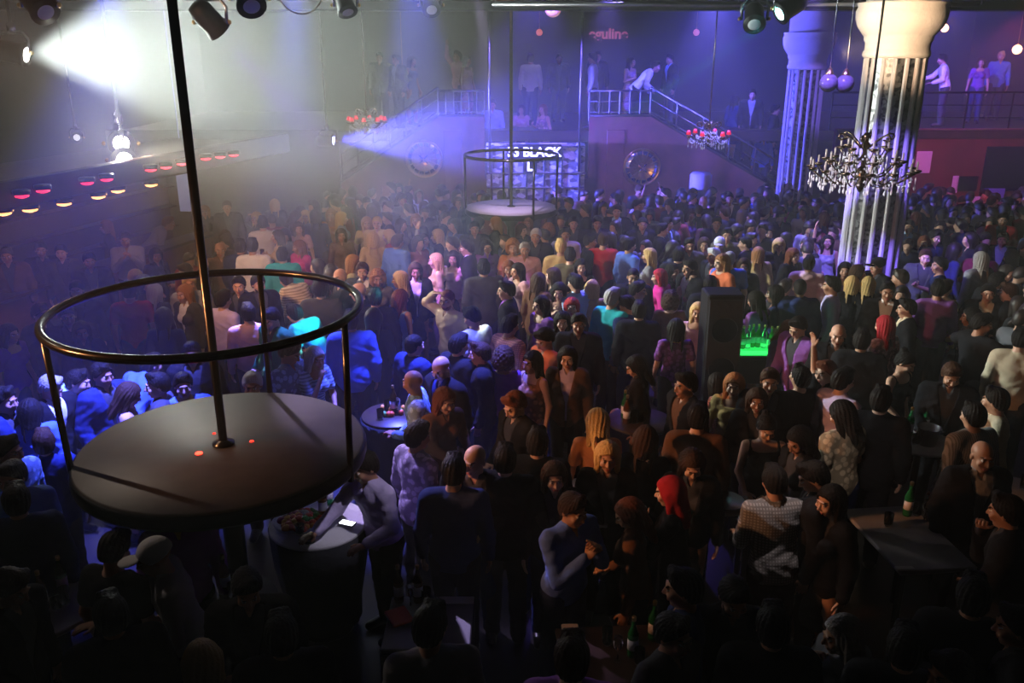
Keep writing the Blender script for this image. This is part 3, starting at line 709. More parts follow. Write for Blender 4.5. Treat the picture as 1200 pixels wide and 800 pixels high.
for i, (px, py) in enumerate(((4,248),(35,244),(75,237),(115,229),(138,222),(177,215))):
    d = ray(px, py); q0 = g0+gn*.7; t = (q0.x*gd.y-q0.y*gd.x)/(d.x*gd.y-d.y*gd.x); p = Vector((d.x*t, d.y*t, CAMH+d.z*t)); p.z = min(p.z, 2.7)
    lamp_disc(p, (1,.42,.12), 2.6, .10, ORD[i]+' amber light from the left in the row under the left gallery', 'row of amber lights under the left gallery'); point(p+Vector((0,0,-.12)), 4, (1,.45,.15), .08)

# white video panel / poster beside the pole
pp = at_y(217,222,19); MB_ = MB().box((0,0,0), (.32,.06,.95), bev=.01).tube([(0,0,.4),(0,0,CEIL-pp.z)], .012, 6); tag(MB_.build('screen_panel', mat('led_panel', (.3,.3,.5), emit=(.35,.33,.6), es=.35), None, pp), 'narrow glowing panel just left of the tall podium pole', 'screen')

# ------------------------------------------------------------------ podiums
def podium(c, hd, R, rr, ring_h, angs, label, tilt_r=.03, marks=False):
    e = empty('dance_podium', (c.x,c.y,0)); tag(e, label, 'podium')
    MB().lathe([(R,hd-.13),(R+.015,hd-.12),(R+.015,hd-.03),(R,hd)], 72).build('platform', mat('platform_'+('near' if marks else 'far'), (.036,.028,.022) if marks else (.42,.38,.42), .55, noise=(9,(.028,.021,.016)) if marks else (3,(.36,.33,.37))), e)
    MB().lathe([(R+.022,hd-.125),(R+.03,hd-.1),(R+.03,hd-.045),(R+.022,hd-.02)], 72).build('edge_band', 'black_metal', e)
    MB().lathe([(.33,0),(.33,.03),(.09,.07),(.08,hd-.4),(.25,hd-.14),(.3,hd-.13)], 28).build('stem', 'black_metal', e)
    MB().lathe([(tilt_r+.05,hd),(tilt_r+.05,hd+.015),(tilt_r+.005,hd+.03),(tilt_r,hd+.04),(tilt_r,CEIL-.005)], 20).build('pole', 'pole_metal', e)
    n = 72; MB().tube([(rr*math.cos(2*PI*i/n),rr*math.sin(2*PI*i/n),hd+ring_h) for i in range(n)], .030, 12, closed=True).build('guard_ring', 'pole_metal', e)
    for a in angs:
        a = D2(a); ca, sa = math.cos(a), math.sin(a)
        MB().tube([(rr*ca,rr*sa,hd+ring_h),(R*ca*1.01,R*sa*1.01,hd-.16)], .024, 10).build('post', 'pole_metal', e)
    return e
mat('pole_metal', (.035,.032,.03), .22, .9)
NC = at_z(262,520,1.87); podium(NC, 1.87, 1.03, 1.07, 1.06, (86,201,-16), 'large round black podium with a waist-high ring and tall pole, in front', .032, True)
FC = at_z(599,242,1.72); podium(FC, 1.72, .88, .90, 1.0, (100,186,-8,-62), 'small pale round podium with ring and pole before the lit booth', .03)
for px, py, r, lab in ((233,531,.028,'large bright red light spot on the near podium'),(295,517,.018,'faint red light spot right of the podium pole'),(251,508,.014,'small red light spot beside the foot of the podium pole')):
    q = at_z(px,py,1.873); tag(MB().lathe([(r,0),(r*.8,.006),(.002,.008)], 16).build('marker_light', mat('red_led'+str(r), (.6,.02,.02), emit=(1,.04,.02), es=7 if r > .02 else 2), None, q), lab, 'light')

# ------------------------------------------------------------------ booth with lettering
bx0, bx1 = at_y(570,200,20.2).x, at_y(685,200,20.2).x; bz = 2.62; bm_ = (bx0+bx1)/2
e = empty('booth', (bm_,20.3,0)); tag(e, 'panelled booth front with a lit sign behind the far podium', 'booth'); bw = bx1-bx0
def tilewall(nt, b, src):
    N, L = nt.nodes, nt.links; tc = N.new('ShaderNodeTexCoord'); v = N.new('ShaderNodeTexVoronoi'); v.inputs['Scale'].default_value = 7
    mp = N.new('ShaderNodeMapping'); mp.inputs['Scale'].default_value = (1,.05,1.8); L.new(tc.outputs['Object'], mp.inputs[0]); L.new(mp.outputs[0], v.inputs['Vector'])
    r = N.new('ShaderNodeMapRange'); r.inputs[1].default_value = .2; r.inputs[2].default_value = .9; r.inputs[3].default_value = .12; r.inputs[4].default_value = .75
    sp = N.new('ShaderNodeSeparateColor'); L.new(v.outputs['Color'], sp.inputs[0]); L.new(sp.outputs[0], r.inputs[0])
    cb = N.new('ShaderNodeCombineColor'); L.new(r.outputs[0], cb.inputs[0]); L.new(r.outputs[0], cb.inputs[1]); L.new(r.outputs[0], cb.inputs[2]); L.new(cb.outputs[0], b.inputs['Base Color'])
mat('glitter_panel', rough=.4, metal=.2, build=tilewall)
MB().box((0,0,bz/2), (bw,.2,bz), bev=.01).build('front_panel', 'glitter_panel', e)
for k in range(6): MB().box((-bw/2+.12+k*(bw-.24)/5,-.12,bz/2), (.05,.05,bz-.1), bev=.008).build('mullion', 'steel', e)
for z in (1.95,1.62,2.55): MB().box((0,-.13,z), (bw,.06,.035), bev=.006).build('ledge', 'steel', e)
sx0, sx1 = at_y(594,180,20.0).x, at_y(658,180,20.0).x; sz = at_y(620,179,20.0).z
s = empty('sign', ((sx0+sx1)/2,20.12,sz)); tag(s, 'black sign with white letters above the booth', 'sign')
MB().box((0,0,0), (sx1-sx0,.06,.36), bev=.01).build('board', 'black_paint', s)
def letters(body, size, m, parent, loc, ext=.012, rot=(PI/2,0,0), name='lettering'):
    c = bpy.data.curves.new(name, 'FONT'); c.body = body; c.size = size; c.extrude = ext; c.align_x = 'CENTER'; c.align_y = 'CENTER'; c.offset = size*.03
    o = bpy.data.objects.new(name, c); COL.objects.link(o); c.materials.append(MATS[m] if isinstance(m, str) else m); me = bpy.data.meshes.new_from_object(o); bpy.data.objects.remove(o); o = bpy.data.objects.new(name, me); COL.objects.link(o)
    o.parent = parent; o.location = loc; o.rotation_euler = rot; return o
letters('33 BLACK', .28, mat('sign_white', (.9,.9,.9), emit=(.9,.9,1), es=1.6), s, (0,-.045,0))
q = at_y(621,195,20.12); gl = empty('sign', q); tag(gl, 'small dark square sign with one white letter under the long sign', 'sign')
MB().box((0,.02,0), (.32,.05,.30), bev=.01).build('board', 'black_paint', gl); letters('L', .30, MATS['sign_white'], gl, (0,-.02,0))
# pink script lettering far behind
q = at_y(713,40,27.96); tag(letters('eguline', .42, mat('pink_neon', (.5,.1,.2), emit=(1,.25,.4), es=.35), None, q, .02, name='neon_lettering'), 'faint pink script lettering high on the rear wall', 'sign')
# suspension poles to the booth
for px in (574,679): 
    q = at_y(px,168,20.0); tag(MB().lathe([(.03,2.0),(.03,CEIL)], 12).build('steel_pole', 'steel', None, (q.x,q.y,0)), 'thin steel pole from the ceiling to the %s end of the booth' % ('left' if px < 600 else 'right'), 'pole')
# kegs / buckets on the stage wall
q = at_y(820,228,20.3); e = empty('drink_drum', (q.x,q.y,0)); tag(e, 'pale drum stacked on a stand by the wood wall', 'drum')
MB().lathe([(.2,0),(.2,.04),(.05,.1),(.05,1.0),(.26,1.06)], 20).build('stand', 'black_metal', e)
MB().lathe([(.24,1.06),(.27,1.12),(.27,1.42),(.23,1.5),(.23,1.54),(.25,1.6),(.25,1.9),(.2,1.95)], 28).build('drum', mat('pale_plastic', (.5,.5,.7), .5), e)

# notices on the red wall
for px, py, w_, h_, m, lab, ttl in ((1082,190,.36,.5,'paper','white notice high on the red wall beside the column','price'),(1143,238,.28,.32,'paper','small white notice on the red wall beside the blue panel',None),(1119,216,.14,.4,'paper','slim white leaflet on the red wall',None),(1163,236,.5,.62,'blue_panel','blue panel on the red wall before the dark doorway',None),(1133,215,.5,.34,'black_paint','black board on the red wall between two notices',None)):
    q = at_y(px,py,20.64); tag(MB().box((0,0,0), (w_,.02,h_), bev=.004).build('notice' if m == 'paper' else 'wall_panel', m, None, q), lab, 'notice' if m == 'paper' else 'panel')

# ------------------------------------------------------------------ chandeliers and lamps
def chandelier(c, R, z, label, arms=12, tiers=((1,0,12),(.62,.16,8)), shade=None, cord_to=CEIL, m='black_metal', cord_off=0):
    e = empty('chandelier', (c.x,c.y,z)); tag(e, label, 'chandelier')
    MB().tube([(0,0,.55*R*1.2),(0,0,cord_to-z)], .012, 6).build('chain', m, e)
    MB().lathe([(.01,-.38*R),(.05*R,-.34*R),(.09*R,-.25*R),(.05*R,-.14*R),(.12*R,0),(.05*R,.1*R),(.04*R,.45*R),(.10*R,.55*R),(.03*R,.66*R),(.09*R,.72*R),(.02,.8*R)], 16).build('column', m, e)
    for (tr, tz, n) in tiers:
        for i in range(n):
            a = 2*PI*i/n+(.2 if tr < 1 else 0); ca, sa = math.cos(a), math.sin(a); r = R*tr
            am = MB(); pts = []
            for k in range(9):
                t = k/8; rad = r*(t); zz = tz*R*1.2-.24*R*math.sin(PI*t)+.06*R*t; pts.append((rad*ca,rad*sa,zz))
            am.tube(pts, .010*max(R,.5)*1.4, 6); am.lathe([(.012,0),(.045,.02),(.05,.035),(.02,.04)], 10, (r*ca,r*sa,tz*R*1.2+.05*R)); arm = am.build('arm', m, e)
            MB().lathe([(.011,.09*R),(.011,.09*R+.09),(.006,.09*R+.10)], 8, (r*ca,r*sa,tz*R*1.2)).build('candle', 'plaster', arm)
            if shade: MB().lathe([(.026,.06),(.045,-.01),(.042,-.01),(.022,.058)], 12, (r*ca,r*sa,tz*R*1.2+.09*R+.06)).build('shade', shade, arm)
            dr = MB()
            for q_ in range(3):
                f = (.55,.8,1)[q_]; dr.lathe([(.002,-.10-.02*q_),(.014,-.075-.02*q_),(.008,-.05-.02*q_),(.002,-.04-.02*q_),(.008,-.02),(.002,0)], 6, (r*f*ca,r*f*sa,tz*R*1.2+.02*R-.16*R*math.sin(PI*f)-.02))
            dr.build('crystal_drops', 'crystal', arm)['kind'] = 'stuff'
    sw = MB()
    for i in range(10):
        a = 2*PI*i/10; b = a+2*PI/10
        for k in range(7):
            t = k/6; x = (1-t)*math.cos(a)+t*math.cos(b); y = (1-t)*math.sin(a)+t*math.sin(b)
            for f, z0_ in ((.95,-.05),(.62,.16),(.4,.38)): sw.sphere((x*R*f,y*R*f,z0_*R-.12*R*math.sin(PI*t)), .012, 5)
    sw.build('crystal_garlands', 'crystal', e)['kind'] = 'stuff'
    for i in range(6):   # scrolls of the crown
        a = PI/3*i; ca, sa = math.cos(a), math.sin(a)
        MB().tube([((.04+.48*math.sin(t)*R)*ca,(.04+.48*math.sin(t)*R)*sa,(.50+.34*t/2.4)*R+.08*math.sin(2*t)) for t in [k*.3 for k in range(9)]], .010, 6).build('scroll', m, e)
    return e
CH = at_y(1010,203,9.2); chandelier(CH, .52, CH.z, 'large dark chandelier with crystal drops hanging before the thick column', tiers=((1,0,14),(.72,.14,10),(.45,.34,7)), m='chandelier_metal') if mat('chandelier_metal', (.35,.27,.2), .22, 1) else None
C2 = at_y(430,146,17.0); chandelier(C2, .34, C2.z, 'chandelier with red shades over the crowd by the left stair', tiers=((1,0,8),), shade='red_shade', m='chandelier_metal')
C3 = at_y(830,163,16.0); chandelier(C3, .36, C3.z, 'chandelier with red shades in front of the right stair', tiers=((1,0,6),), shade='red_shade', m='chandelier_metal')
point(C2+Vector((0,0,-.3)), 6, (.7,.8,1), .1)
for px, py, lab in ((971,97,'smoked glass globe pendant, left one of the pair by the column'),(990,98,'smoked glass globe pendant, right one of the pair by the column')):
    q = at_y(px,py,11.5); e = empty('pendant_lamp', q); tag(e, lab, 'pendant lamp')
    MB().tube([(0,0,.14),(0,0,CEIL-q.z)], .008, 6).build('cord', 'steel', e); MB().sphere((0,0,0), .115, 14).build('globe', mat('smoke_glass', (.05,.04,.05), .12, trans=.3), e)
    MB().lathe([(.02,.18),(.05,.12),(.055,.10)], 12).build('cap', 'brass', e); MB().sphere((0,0,0), .04, 8).build('bulb', mat('bulb_dim', (.5,.4,.3), emit=(1,.6,.4), es=.12), e)
for px, py, Y, r, es, lab, c in ((1107,33,24,.10,4,'warm globe lamp on the rear gallery right of the column',(1,.5,.2)),(1192,58,24,.12,4,'warm globe lamp at the right edge of the rear gallery',(1,.5,.2)),(648,10,19,.17,.5,'round amber globe lamp hanging above the gallery, centre',(1,.42,.22)),(632,38,26,.09,.7,'small red globe lamp over the rear gallery',(1,.2,.08)),(816,38,26,.09,.5,'small dim red globe above the gallery right of the pole',(1,.2,.12)),(472,93,24,.10,2,'small orange lamp on the left side of the rear gallery',(1,.35,.1))):
    q = at_y(px,py,Y); e = empty('globe_lamp', q); tag(e, lab, 'lamp')
    MB().sphere((0,0,0), r, 12).build('globe', mat('globe_'+str(px), (.7,.5,.4), emit=c, es=es), e); MB().lathe([(.012,r),(.03,r+.02),(.01,r+.05),(.01,CEIL-q.z)], 8).build('stem', 'brass', e)
    if es > 1.5: point(q+Vector((0,-.3,0)), 12, (1,.5,.2), .1)
q = at_y(590,2,17); e = empty('lantern', q); tag(e, 'amber box lantern at the top edge beside the far podium pole', 'lamp')
MB().box((0,0,0), (.42,.3,.26), bev=.02).build('shade', mat('lantern', (.7,.4,.2), emit=(1,.42,.2), es=.5), e); MB().tube([(0,0,.1),(0,0,CEIL-q.z)], .012, 6).build('stem', 'brass', e)

def stage_light(px, py, Y, aim, label, es=0, col=(1,1,1), s=1, yoke=True):
    q = at_y(px, py, Y); e = empty('stage_light', q); tag(e, label, 'stage light')
    R = (Vector(aim)-q).to_track_quat('-Z','Y').to_matrix()
    MB().lathe([(.01,.26*s),(.10*s,.25*s),(.13*s,.16*s),(.13*s,-.04*s),(.15*s,-.10*s),(.15*s,-.13*s)], 20, rot=R).build('lamp_head', 'black_paint', e)
    MB().lathe([(.125*s,-.10*s),(.12*s,-.125*s),(.05*s,-.135*s)], 20, rot=R).build('lens', mat('lens_'+str(px), (.7,.7,.75), .1, emit=col if es else None, es=es), e)
    if yoke: MB().tube([(.17*s,0,-.02),(.18*s,0,.16*s),(.12*s,0,.24*s),(-.12*s,0,.24*s),(-.18*s,0,.16*s),(-.17*s,0,-.02)], .02*s, 8).build('yoke', 'steel', e)
    MB().lathe([(.05*s,.22*s),(.05*s,.34*s),(.02,.36*s),(.02,CEIL-q.z)], 12).build('clamp', 'steel', e)
    for k in (-1,1): MB().lathe([(.022*s,0),(.028*s,.01*s),(.02*s,.03*s)], 10, (k*.19*s,0,0), rot=Matrix.Rotation(PI/2*k,3,'Y')).build('knob', 'brass', e)
    return e
stage_light(18,62,13.0,P1+Vector((6,.5,-1.1)),'bright white spotlight throwing a wide hazy beam, upper left',60,(1,1,.92),1.15)
stage_light(142,168,13.5,(0,0,5.0),'upper dazzling lamp of the pair above the left gallery',60,(1,.93,.8),1.3,False)
stage_light(146,188,13.4,(0,0,5.0),'lower dazzling lamp of the pair above the left gallery',60,(1,.90,.75),1.3,False)
stage_light(90,161,15,(0,0,4.5),'small unlit lamp in the haze left of the dazzling pair',.8,(1,1,1),.6)
stage_light(384,165,18.5,P3+Vector((5,.3,.1)),'blue spotlight throwing its beam along the stair wall',40,(.3,.35,1),.9)
stage_light(248,26,10.5,at_z(600,400,0),'spotlight with a small violet lens right of the tall pole, at the top',14,(.5,.4,1),1)
stage_light(292,-2,9.5,(0,4,0),'black moving light at the top edge right of the violet spotlight',0,(1,1,1),1)
stage_light(405,6,11,(0,8,0),'narrow black spotlight at the top edge above the left crowd',0,(1,1,1),.8)
stage_light(46,6,9.5,(0,6,1),'black spotlight at the top left corner',0,(1,1,1),1)
stage_light(884,22,12.5,(2,6,0),'unlit spotlight in a square yoke left of the cyan one',0,(1,1,1),1)
stage_light(923,10,12.0,at_z(330,400,1.2),'spotlight with a bright cyan lens near the thick column',30,(.3,1,.95),1)
stage_light(505,6,15,(0,8,0),'dim spotlight above the rear gallery left of the poles',0,(1,1,1),1)
# lighting bars
for (x0, x1, y, z, lab) in ((-6,-.6,10.0,5.62,'black lighting bar across the left ceiling'),(-.3,7,14.0,5.30,'grey pipe crossing the ceiling above the far podium'),(1,8,12.3,5.72,'black lighting bar carrying the cyan spotlight')):
    m = MB(); m.tube([(x0,y,z),(x1,y,z)], .035, 10); [m.tube([(x0+(x1-x0)*k/4+.05,y,z),(x0+(x1-x0)*k/4+.05,y,CEIL)], .012, 6) for k in range(5)]
    o = m.build('lighting_bar', 'steel' if 'grey' in lab else 'black_metal'); tag(o, lab, 'lighting bar')
q = at_y(353,8,9.8); tag(MB().tube([(q.x+.24*math.cos(t),q.y,q.z+.17+.24*math.sin(t)) for t in [PI+PI*k/14 for k in range(15)]], .008, 6).build('hanging_cable', mat('cable_beige', (.5,.4,.3), .5)), 'slack pale cable looping down from the ceiling', 'cable')

# ------------------------------------------------------------------ the crowd
# x y (head centre in the photo)  facing  pose  hair+colour  garment+colours  pattern  sex  [note]
HAIRC = dict(S='short', B='bald', L='long', U='bun', C='curly', A='cap', V='veil', Z='buzz', T='tail')
ROWS = """
60 455 r k Sg jKW - m blue-lit man's grey head beside the near podium post
92 448 R b Sk sA - m
36 482 B s Lk jB - f
10 530 r d Sk sA print m
152 463 R k Ln uP - f
184 452 L d Sk sD - m
178 428 w b Sk sB - m
215 452 F s Sk tB - m
20 588 B s Sk jNW - m
14 560 F e Sp tB - m
6 470 r s Sk jN - m
52 520 B s Sn jN - f
120 440 r s Sk jN - m
225 415 F s Sk jK - m
135 645 w k Sk tK - m
181 653 L r Aw sG - m
12 690 r k Sn jK - m
130 722 B s Sk jK - m
237 775 B s Lb uH - f
330 745 B s Sk jK - m
290 690 F k Sk jK - m
205 600 F s Sk sV - m
505 735 B e Sk sG - m
532 553 B s Sk sN - m
427 548 l r Sk sL - m
490 512 w s Sk sL print m
522 470 f r Lr sH - f
484 448 L e Bg sA print m
517 432 l k Bk jKN - m
486 405 w s Zk jNW - m
411 377 B s Sk jBW - m
538 405 w s Sk jK - m
553 372 q k Sk tW - m
524 352 l h Zr sC - m bearded with dark glasses
470 350 w s Lr dA - f
440 350 B s Sk jKY - m
398 325 l s Bk jK - m
420 342 L s Bg jK - m
425 318 F s Sn jDW - m
443 327 F s Co tU - f
468 328 L s Lb jKN - f
487 318 F s Ln jKW - f
510 306 L s Lb uY - f
531 303 F s Lk uP - f
291 368 B s Sk sP - m
318 374 l k Sk jE - m
345 368 q b Sk tT - m
303 333 f s Sk jK - m
340 414 r k Sk sA print m
370 420 r c Lw uA stripe f
296 452 F s Sw tA - m
262 352 w s Sk sL - m
216 345 l s Lo jDW - f
183 343 w s Lg jD - f
152 342 B s Sk tR - m
160 326 r e Lb uC - f
222 332 F s Sb sG - m
335 328 q b Sk sC stripe m
376 340 B s Sk jDG - m
280 335 F s Sk jK - m
147 281 F p Sk sG - m
183 300 r e Lk jK - f
198 262 R b Sr sG - m
124 266 L s Lo jK - f
48 293 F s Sk jK - m
105 306 F s Sk jK - m
90 340 F s Sk jD - m
48 368 r s Sk jD - m
80 371 F s Sk jD - m
96 389 F s Lk jN - f
12 392 r s Lk uV - f
8 300 F s Sk jH - m
72 296 F s Sk jD - m
322 240 B s Lb jK - f
300 256 l h Lb sD - f
296 289 B s Sk sW - m
308 262 B s Sk sW - m
350 290 l e Lr sM - f
325 278 L d Ln sY - f
258 293 F s Bn sH - m
264 278 F s Ln jK - f
282 290 B s Sk jNG - m
331 300 B s Sk jTW - m
358 254 F s Lb jD - f
350 268 F s Ln uP - f
266 243 F s Sn jK - m
240 248 F s Lo jK - f
388 252 F s Lo uS - f
389 236 F s Ln jK - f
401 256 R s Lb jG - f
431 238 q b Sg sG - m
430 262 F s Lo uY - f
442 262 F s Sb sY - m
437 280 B s Lb uY - f
455 277 L s Lb jR - f
466 284 w s Sn jBP - m
400 276 F s Ln sH - f
415 308 R s Lo uY - f
470 218 F s Lk uN - f
491 228 F u Ln uW - f
497 243 F r Ln uP - f
487 258 F s Lo jK - f
512 277 L s Lb jK - f
497 282 r u Ln sG - f
537 238 F s Ln jK - f
547 291 L s Sk jKW - m
580 262 L s Lo jK - f
612 270 r s Ln jK - f
618 262 F s Lr uP - f
628 277 F s Sw jK - m
643 270 B s Co jK - f
601 290 F s Co uS - f
615 293 F s Sg sP - m
571 290 F s Lk sV - f
545 291 F s Lr jK - f
567 315 B s Sk jDA - m
593 341 L s Sk jKV - m
596 315 F s Lr jK - f
606 318 l s Lk uP - f
598 382 w s Sk sS check m
647 324 L s Ln uK - f
632 330 w s Ln jH - f
633 358 l s Lk uV - f
655 342 F p Lk uH - f
663 275 F s Sk sL - m
657 290 B s Sb sY - m
692 283 R s Sk jK - m
707 282 B s Sn tR - m
668 300 B s Sk sU - m
681 313 F s Lk uK - f
674 332 q s Sk sA - m
694 338 B s Lb uY - f
659 377 F s Lk jK - f
678 380 F s Sk jK - m wearing glasses
670 360 F s Lm uK - f
638 398 l k Sk sO - m
665 420 F s Lk jHL - f
623 425 l s Lk dS print f
562 415 L s Sn jK - m
590 420 B s Cn uV - f
718 350 w s Sg sT - m
735 358 q k Sk jNA - m
749 365 B s Sk jKW - m
748 341 R s Sk sK - m
742 325 F s Zk jK - m
738 288 w s Sk sB - m
603 475 l k Sr jK - m
700 495 B k Lb uS - f
745 430 L k Lk jK - f
757 515 B s Ln uK - f
712 536 F s Lb jK - f
803 452 l s Sk jKH - m
840 450 q b Lk sP check f
860 452 F s Lo uY - f
818 490 B s Sk sH - m
898 502 F k Uk dK - f
936 517 l k Lk jK - f
887 470 F s Ln jK - f
902 447 F s Sn jK - m
937 442 q u Sk tK - m
948 310 B s Sk hPV - m
937 338 B s Zk hNN - m
974 335 L s Sk sL - m
998 333 B s Lb jK - f
990 317 F s Lk uV - f
1006 320 R s Ln jKA - f
1028 312 l s Ak jK - m
1017 334 B s Lb jK - f
1040 342 F s Sk jKW - m
935 384 l k Sk jV - m
925 388 r k Ln jN - f
982 393 F s Bk jK - m
1036 382 q s Lm sP print f
1062 362 L s Sk jKC - m
907 345 L s Lk uN - f
885 352 q r Lk sV - f
967 437 l s Sr jK - m
988 447 w s Sk sL - m
1061 425 r k Uk dK - f
1115 440 F k Sn jKD - m
1151 380 w x Sk tK - m
1158 344 F s Sk jKC - m
1181 343 L s Sn jK - m
1137 372 L s Lk jK - f
1099 340 B s Sk sV - m
1196 398 B s Sk sC - m
1166 470 L e Sk sC - m
1140 488 q s Sk sG pinstripe m
1151 535 f s Bg jKG - m
1178 600 L c Sk jK - m
986 486 q k Lk tC print m
1032 470 B s Sk jK - m
907 565 b r Sk sG check m
953 560 L k Sk jK - m
972 588 l s Lk jK - f
784 577 L p Vm sK - f
811 545 F k Ln jK - f
672 598 r p Sn sB - m
737 603 L k Lr sH - f
592 540 B s Sk jK - m
630 520 B s Sk jK - m
650 560 F s Ln jK - f
556 540 F e Bg jK - m
670 772 B s Sn sV - m
800 690 L s Sk sN - m
790 745 r s Sk sD - m
905 735 B s Sk jK - m
985 745 l c Lg hG - f
1112 790 l c Sk jKW - m
1190 735 L s Sk jK - m
860 700 F k Sk jK - m
1140 700 B s Sk jK - m
1060 760 B s Sk jD - m
765 233 B g Lk dG - f
780 228 l e Sk sB - m
782 263 r d Sk jDA - m
753 263 F s Zk jK - m
776 270 R s Sk jKW - m
810 252 r e Ln dV - f
855 233 F s Zk jKW - m
884 233 F s Sk jKB - m
918 242 F s Lk uM - f
902 273 F s Lk uV - f
852 276 F s Sk sU - m
843 287 F s Aw sH - m
836 300 l s Sw jK - m
873 286 L s Zk jKV - m
888 298 B s Lo jY - f
825 287 F s Ln jU - f
845 308 l s Lo tO - m
855 304 B s Zg tB - m
872 312 F s Ln jK - f
789 318 r s Lk jK - f
772 325 L s Lm hM - f
808 315 l s Sk jKW - m
812 325 F s Ln uP - f
808 288 F s Sk jU - m
818 366 F s Lb dP - f
785 352 B s Cn uH - f
792 385 B s Lk uV print f
832 335 B s Sk jK - m
913 288 F s Lb jK - f
940 243 F s Sk jKB - m
970 284 F u Lk dG - f
930 300 r s Lr jK - f
1065 266 F s Sk jKA - m
1083 285 F s Lr jK - f
1095 279 r s Sk sN - m
1077 296 F s Sn jD - m
1175 258 F s Sk jR - m
1175 281 F s Sk jKG - m
1148 305 q s Lg sG - m
1168 330 w s Sk jKW - m
840 262 F s Sk jK - m
795 300 B s Sk jK - m
760 300 L s Lb uG - f
700 262 F s Sk jK - m
723 248 F s Sk jKA - m
672 262 F s Sk jK - m
520 258 F s Ln jK - f
556 268 F s Sk jK - m
905 212 F s Sk jK - m
1010 400 B s Sk jK - m
"""
_seen = []
for row in ROWS.strip().splitlines():
    f = row.split(' ', 9); x, y = float(f[0]), float(f[1]); note = f[8] if len(f) > 8 and f[7] in 'mf' else None
    f = row.split(); fem = f[7] == 'f'; note = ' '.join(f[8:]) or None
    hair, kind, cols = f[4], f[5][0], f[5][1:]
    person(x, y, f[2], f[3], HAIRC[hair[0]], hair[1], kind, cols, {'-':'plain'}.get(f[6], f[6]), fem, note=note, beard=(x, y) in ((524,352),(1115,440),(860,700),(303,333)))

# people on the rear gallery, the landing, the right staircase
for (x, y, Y, z0, face, pose, hair, hc, kind, cols, pat, fem) in (
    (622,70,22.6,2.8,'B','s','short','k','s','W','plain',0),(536,72,23.5,2.8,'l','u','short','n','s','P','plain',0),(548,74,23,2.8,'r','s','long','n','d','P','plain',1),
    (740,72,22.4,2.8,'r','d','long','k','d','P','stripe',1),(768,88,22.0,2.8,'R','b','short','k','s','W','plain',0),(785,72,23.2,2.8,'l','s','short','k','j','KA','plain',0),
    (484,100,22.2,2.8,'r','s','long','n','d','G','plain',1),(466,112,22.0,2.8,'l','s','short','k','j','DG','plain',0),(447,120,22.4,2.8,'F','s','short','k','j','K','plain',0),
    (577,124,22.0,1.7,'F','s','short','k','s','A','plain',0),(611,122,22.4,1.7,'F','s','long','n','u','P','plain',1),(636,120,21.8,1.7,'l','d','long','r','d','P','print',1),
    (693,106,22.0,2.8,'L','s','short','k','s','W','plain',0),(1100,97,22.6,2.8,'L','r','short','k','s','W','plain',0),(1147,92,23.4,2.8,'F','s','long','n','u','V','plain',1),
    (1172,74,24.5,2.8,'F','s','short','b','s','B','plain',0),(877,165,21.9,2.0,'F','s','short','k','j','KG','plain',0),(905,172,22.0,1.6,'R','s','short','k','j','K','plain',0),
    (918,186,21.8,1.4,'l','s','short','k','j','KB','plain',0),(858,168,22.4,1.9,'w','s','long','k','j','N','plain',1),(893,190,21.7,1.1,'F','s','long','k','s','B','plain',1),
    (940,205,21.6,.9,'F','s','short','k','s','B','plain',0),(700,88,24,2.8,'F','s','short','k','j','K','plain',0),(655,95,23.8,2.8,'F','s','short','k','j','K','plain',0)):
    p = at_y(x, y, Y); person(None, None, face, pose, hair, hc, kind, cols, pat, fem, z0=z0, at=(p.x, p.y))
    q = PEOPLE[-1]; q['up'] = z0 > 2.5; q['stairs'] = z0 < 2.5

# ------------------------------------------------------------------ tables and what stands on them
def table(px, py, z, w, d, rot, label, top='table_top', round_=False, cloth=None):
    c = at_z(px, py, z); e = empty('round_table' if round_ else 'table', (c.x,c.y,0), D2(rot)); tag(e, label, 'table')
    if round_:
        MB().lathe([(w,z-.03),(w+.006,z-.022),(w+.006,z-.008),(w,z)], 48).build('table_top', top, e)
        MB().lathe([(.24,0),(.24,.02),(.04,.06),(.035,z-.08),(.1,z-.03)], 20).build('pedestal', 'black_metal', e)
        if cloth: MB().lathe([(w+.012,z-.028),(w*.98,z-.3),(w*.8,z-.7),(w*.78,.1)], 48, flute=lambda a: 1+.02*math.sin(a*16)).build('skirt', cloth, e)
    else:
        MB().box((0,0,z-.02), (w,d,.04), bev=.008).build('table_top', top, e)
        for sx in (-1,1):
            for sy in (-1,1): MB().box((sx*(w/2-.05),sy*(d/2-.05),(z-.04)/2), (.045,.045,z-.04), bev=.006).build('leg', 'black_metal', e)
        if cloth: MB().box((0,0,z-.2), (w+.012,d+.012,.33), bev=.01).build('table_skirt', cloth, e)
    return c, e
def put(name, mb_m, loc, label, cat, group=None, rz=0):
    mb, m = mb_m; o = mb.build(name, m, None, loc); o.rotation_euler = (0,0,rz); return tag(o, label, cat, group)
def bottle(loc, m, label, group=None, s=1):
    o = put('bottle', (MB().lathe([(.036*s,0),(.038*s,.02*s),(.038*s,.18*s),(.014*s,.24*s),(.013*s,.29*s)], 14), m), loc, label, 'bottle', group)
    MB().lathe([(.015*s,.28*s),(.016*s,.31*s),(.012*s,.315*s)], 10).build('cap', 'brass', o); MB().lathe([(.0385*s,.06*s),(.0385*s,.14*s)], 14).build('label', 'paper', o); return o
def glass(loc, label, group=None, h=.13, stem=False):
    pr = [(.03,0),(.034,.01),(.038,h),(.034,h),(.03,.015)] if not stem else [(.03,0),(.006,.008),(.005,.08),(.028,.11),(.034,.15),(.028,.19),(.026,.19)]
    o = put('drinking_glass', (MB().lathe(pr, 14), 'glass'), loc, label, 'glass', group); return o
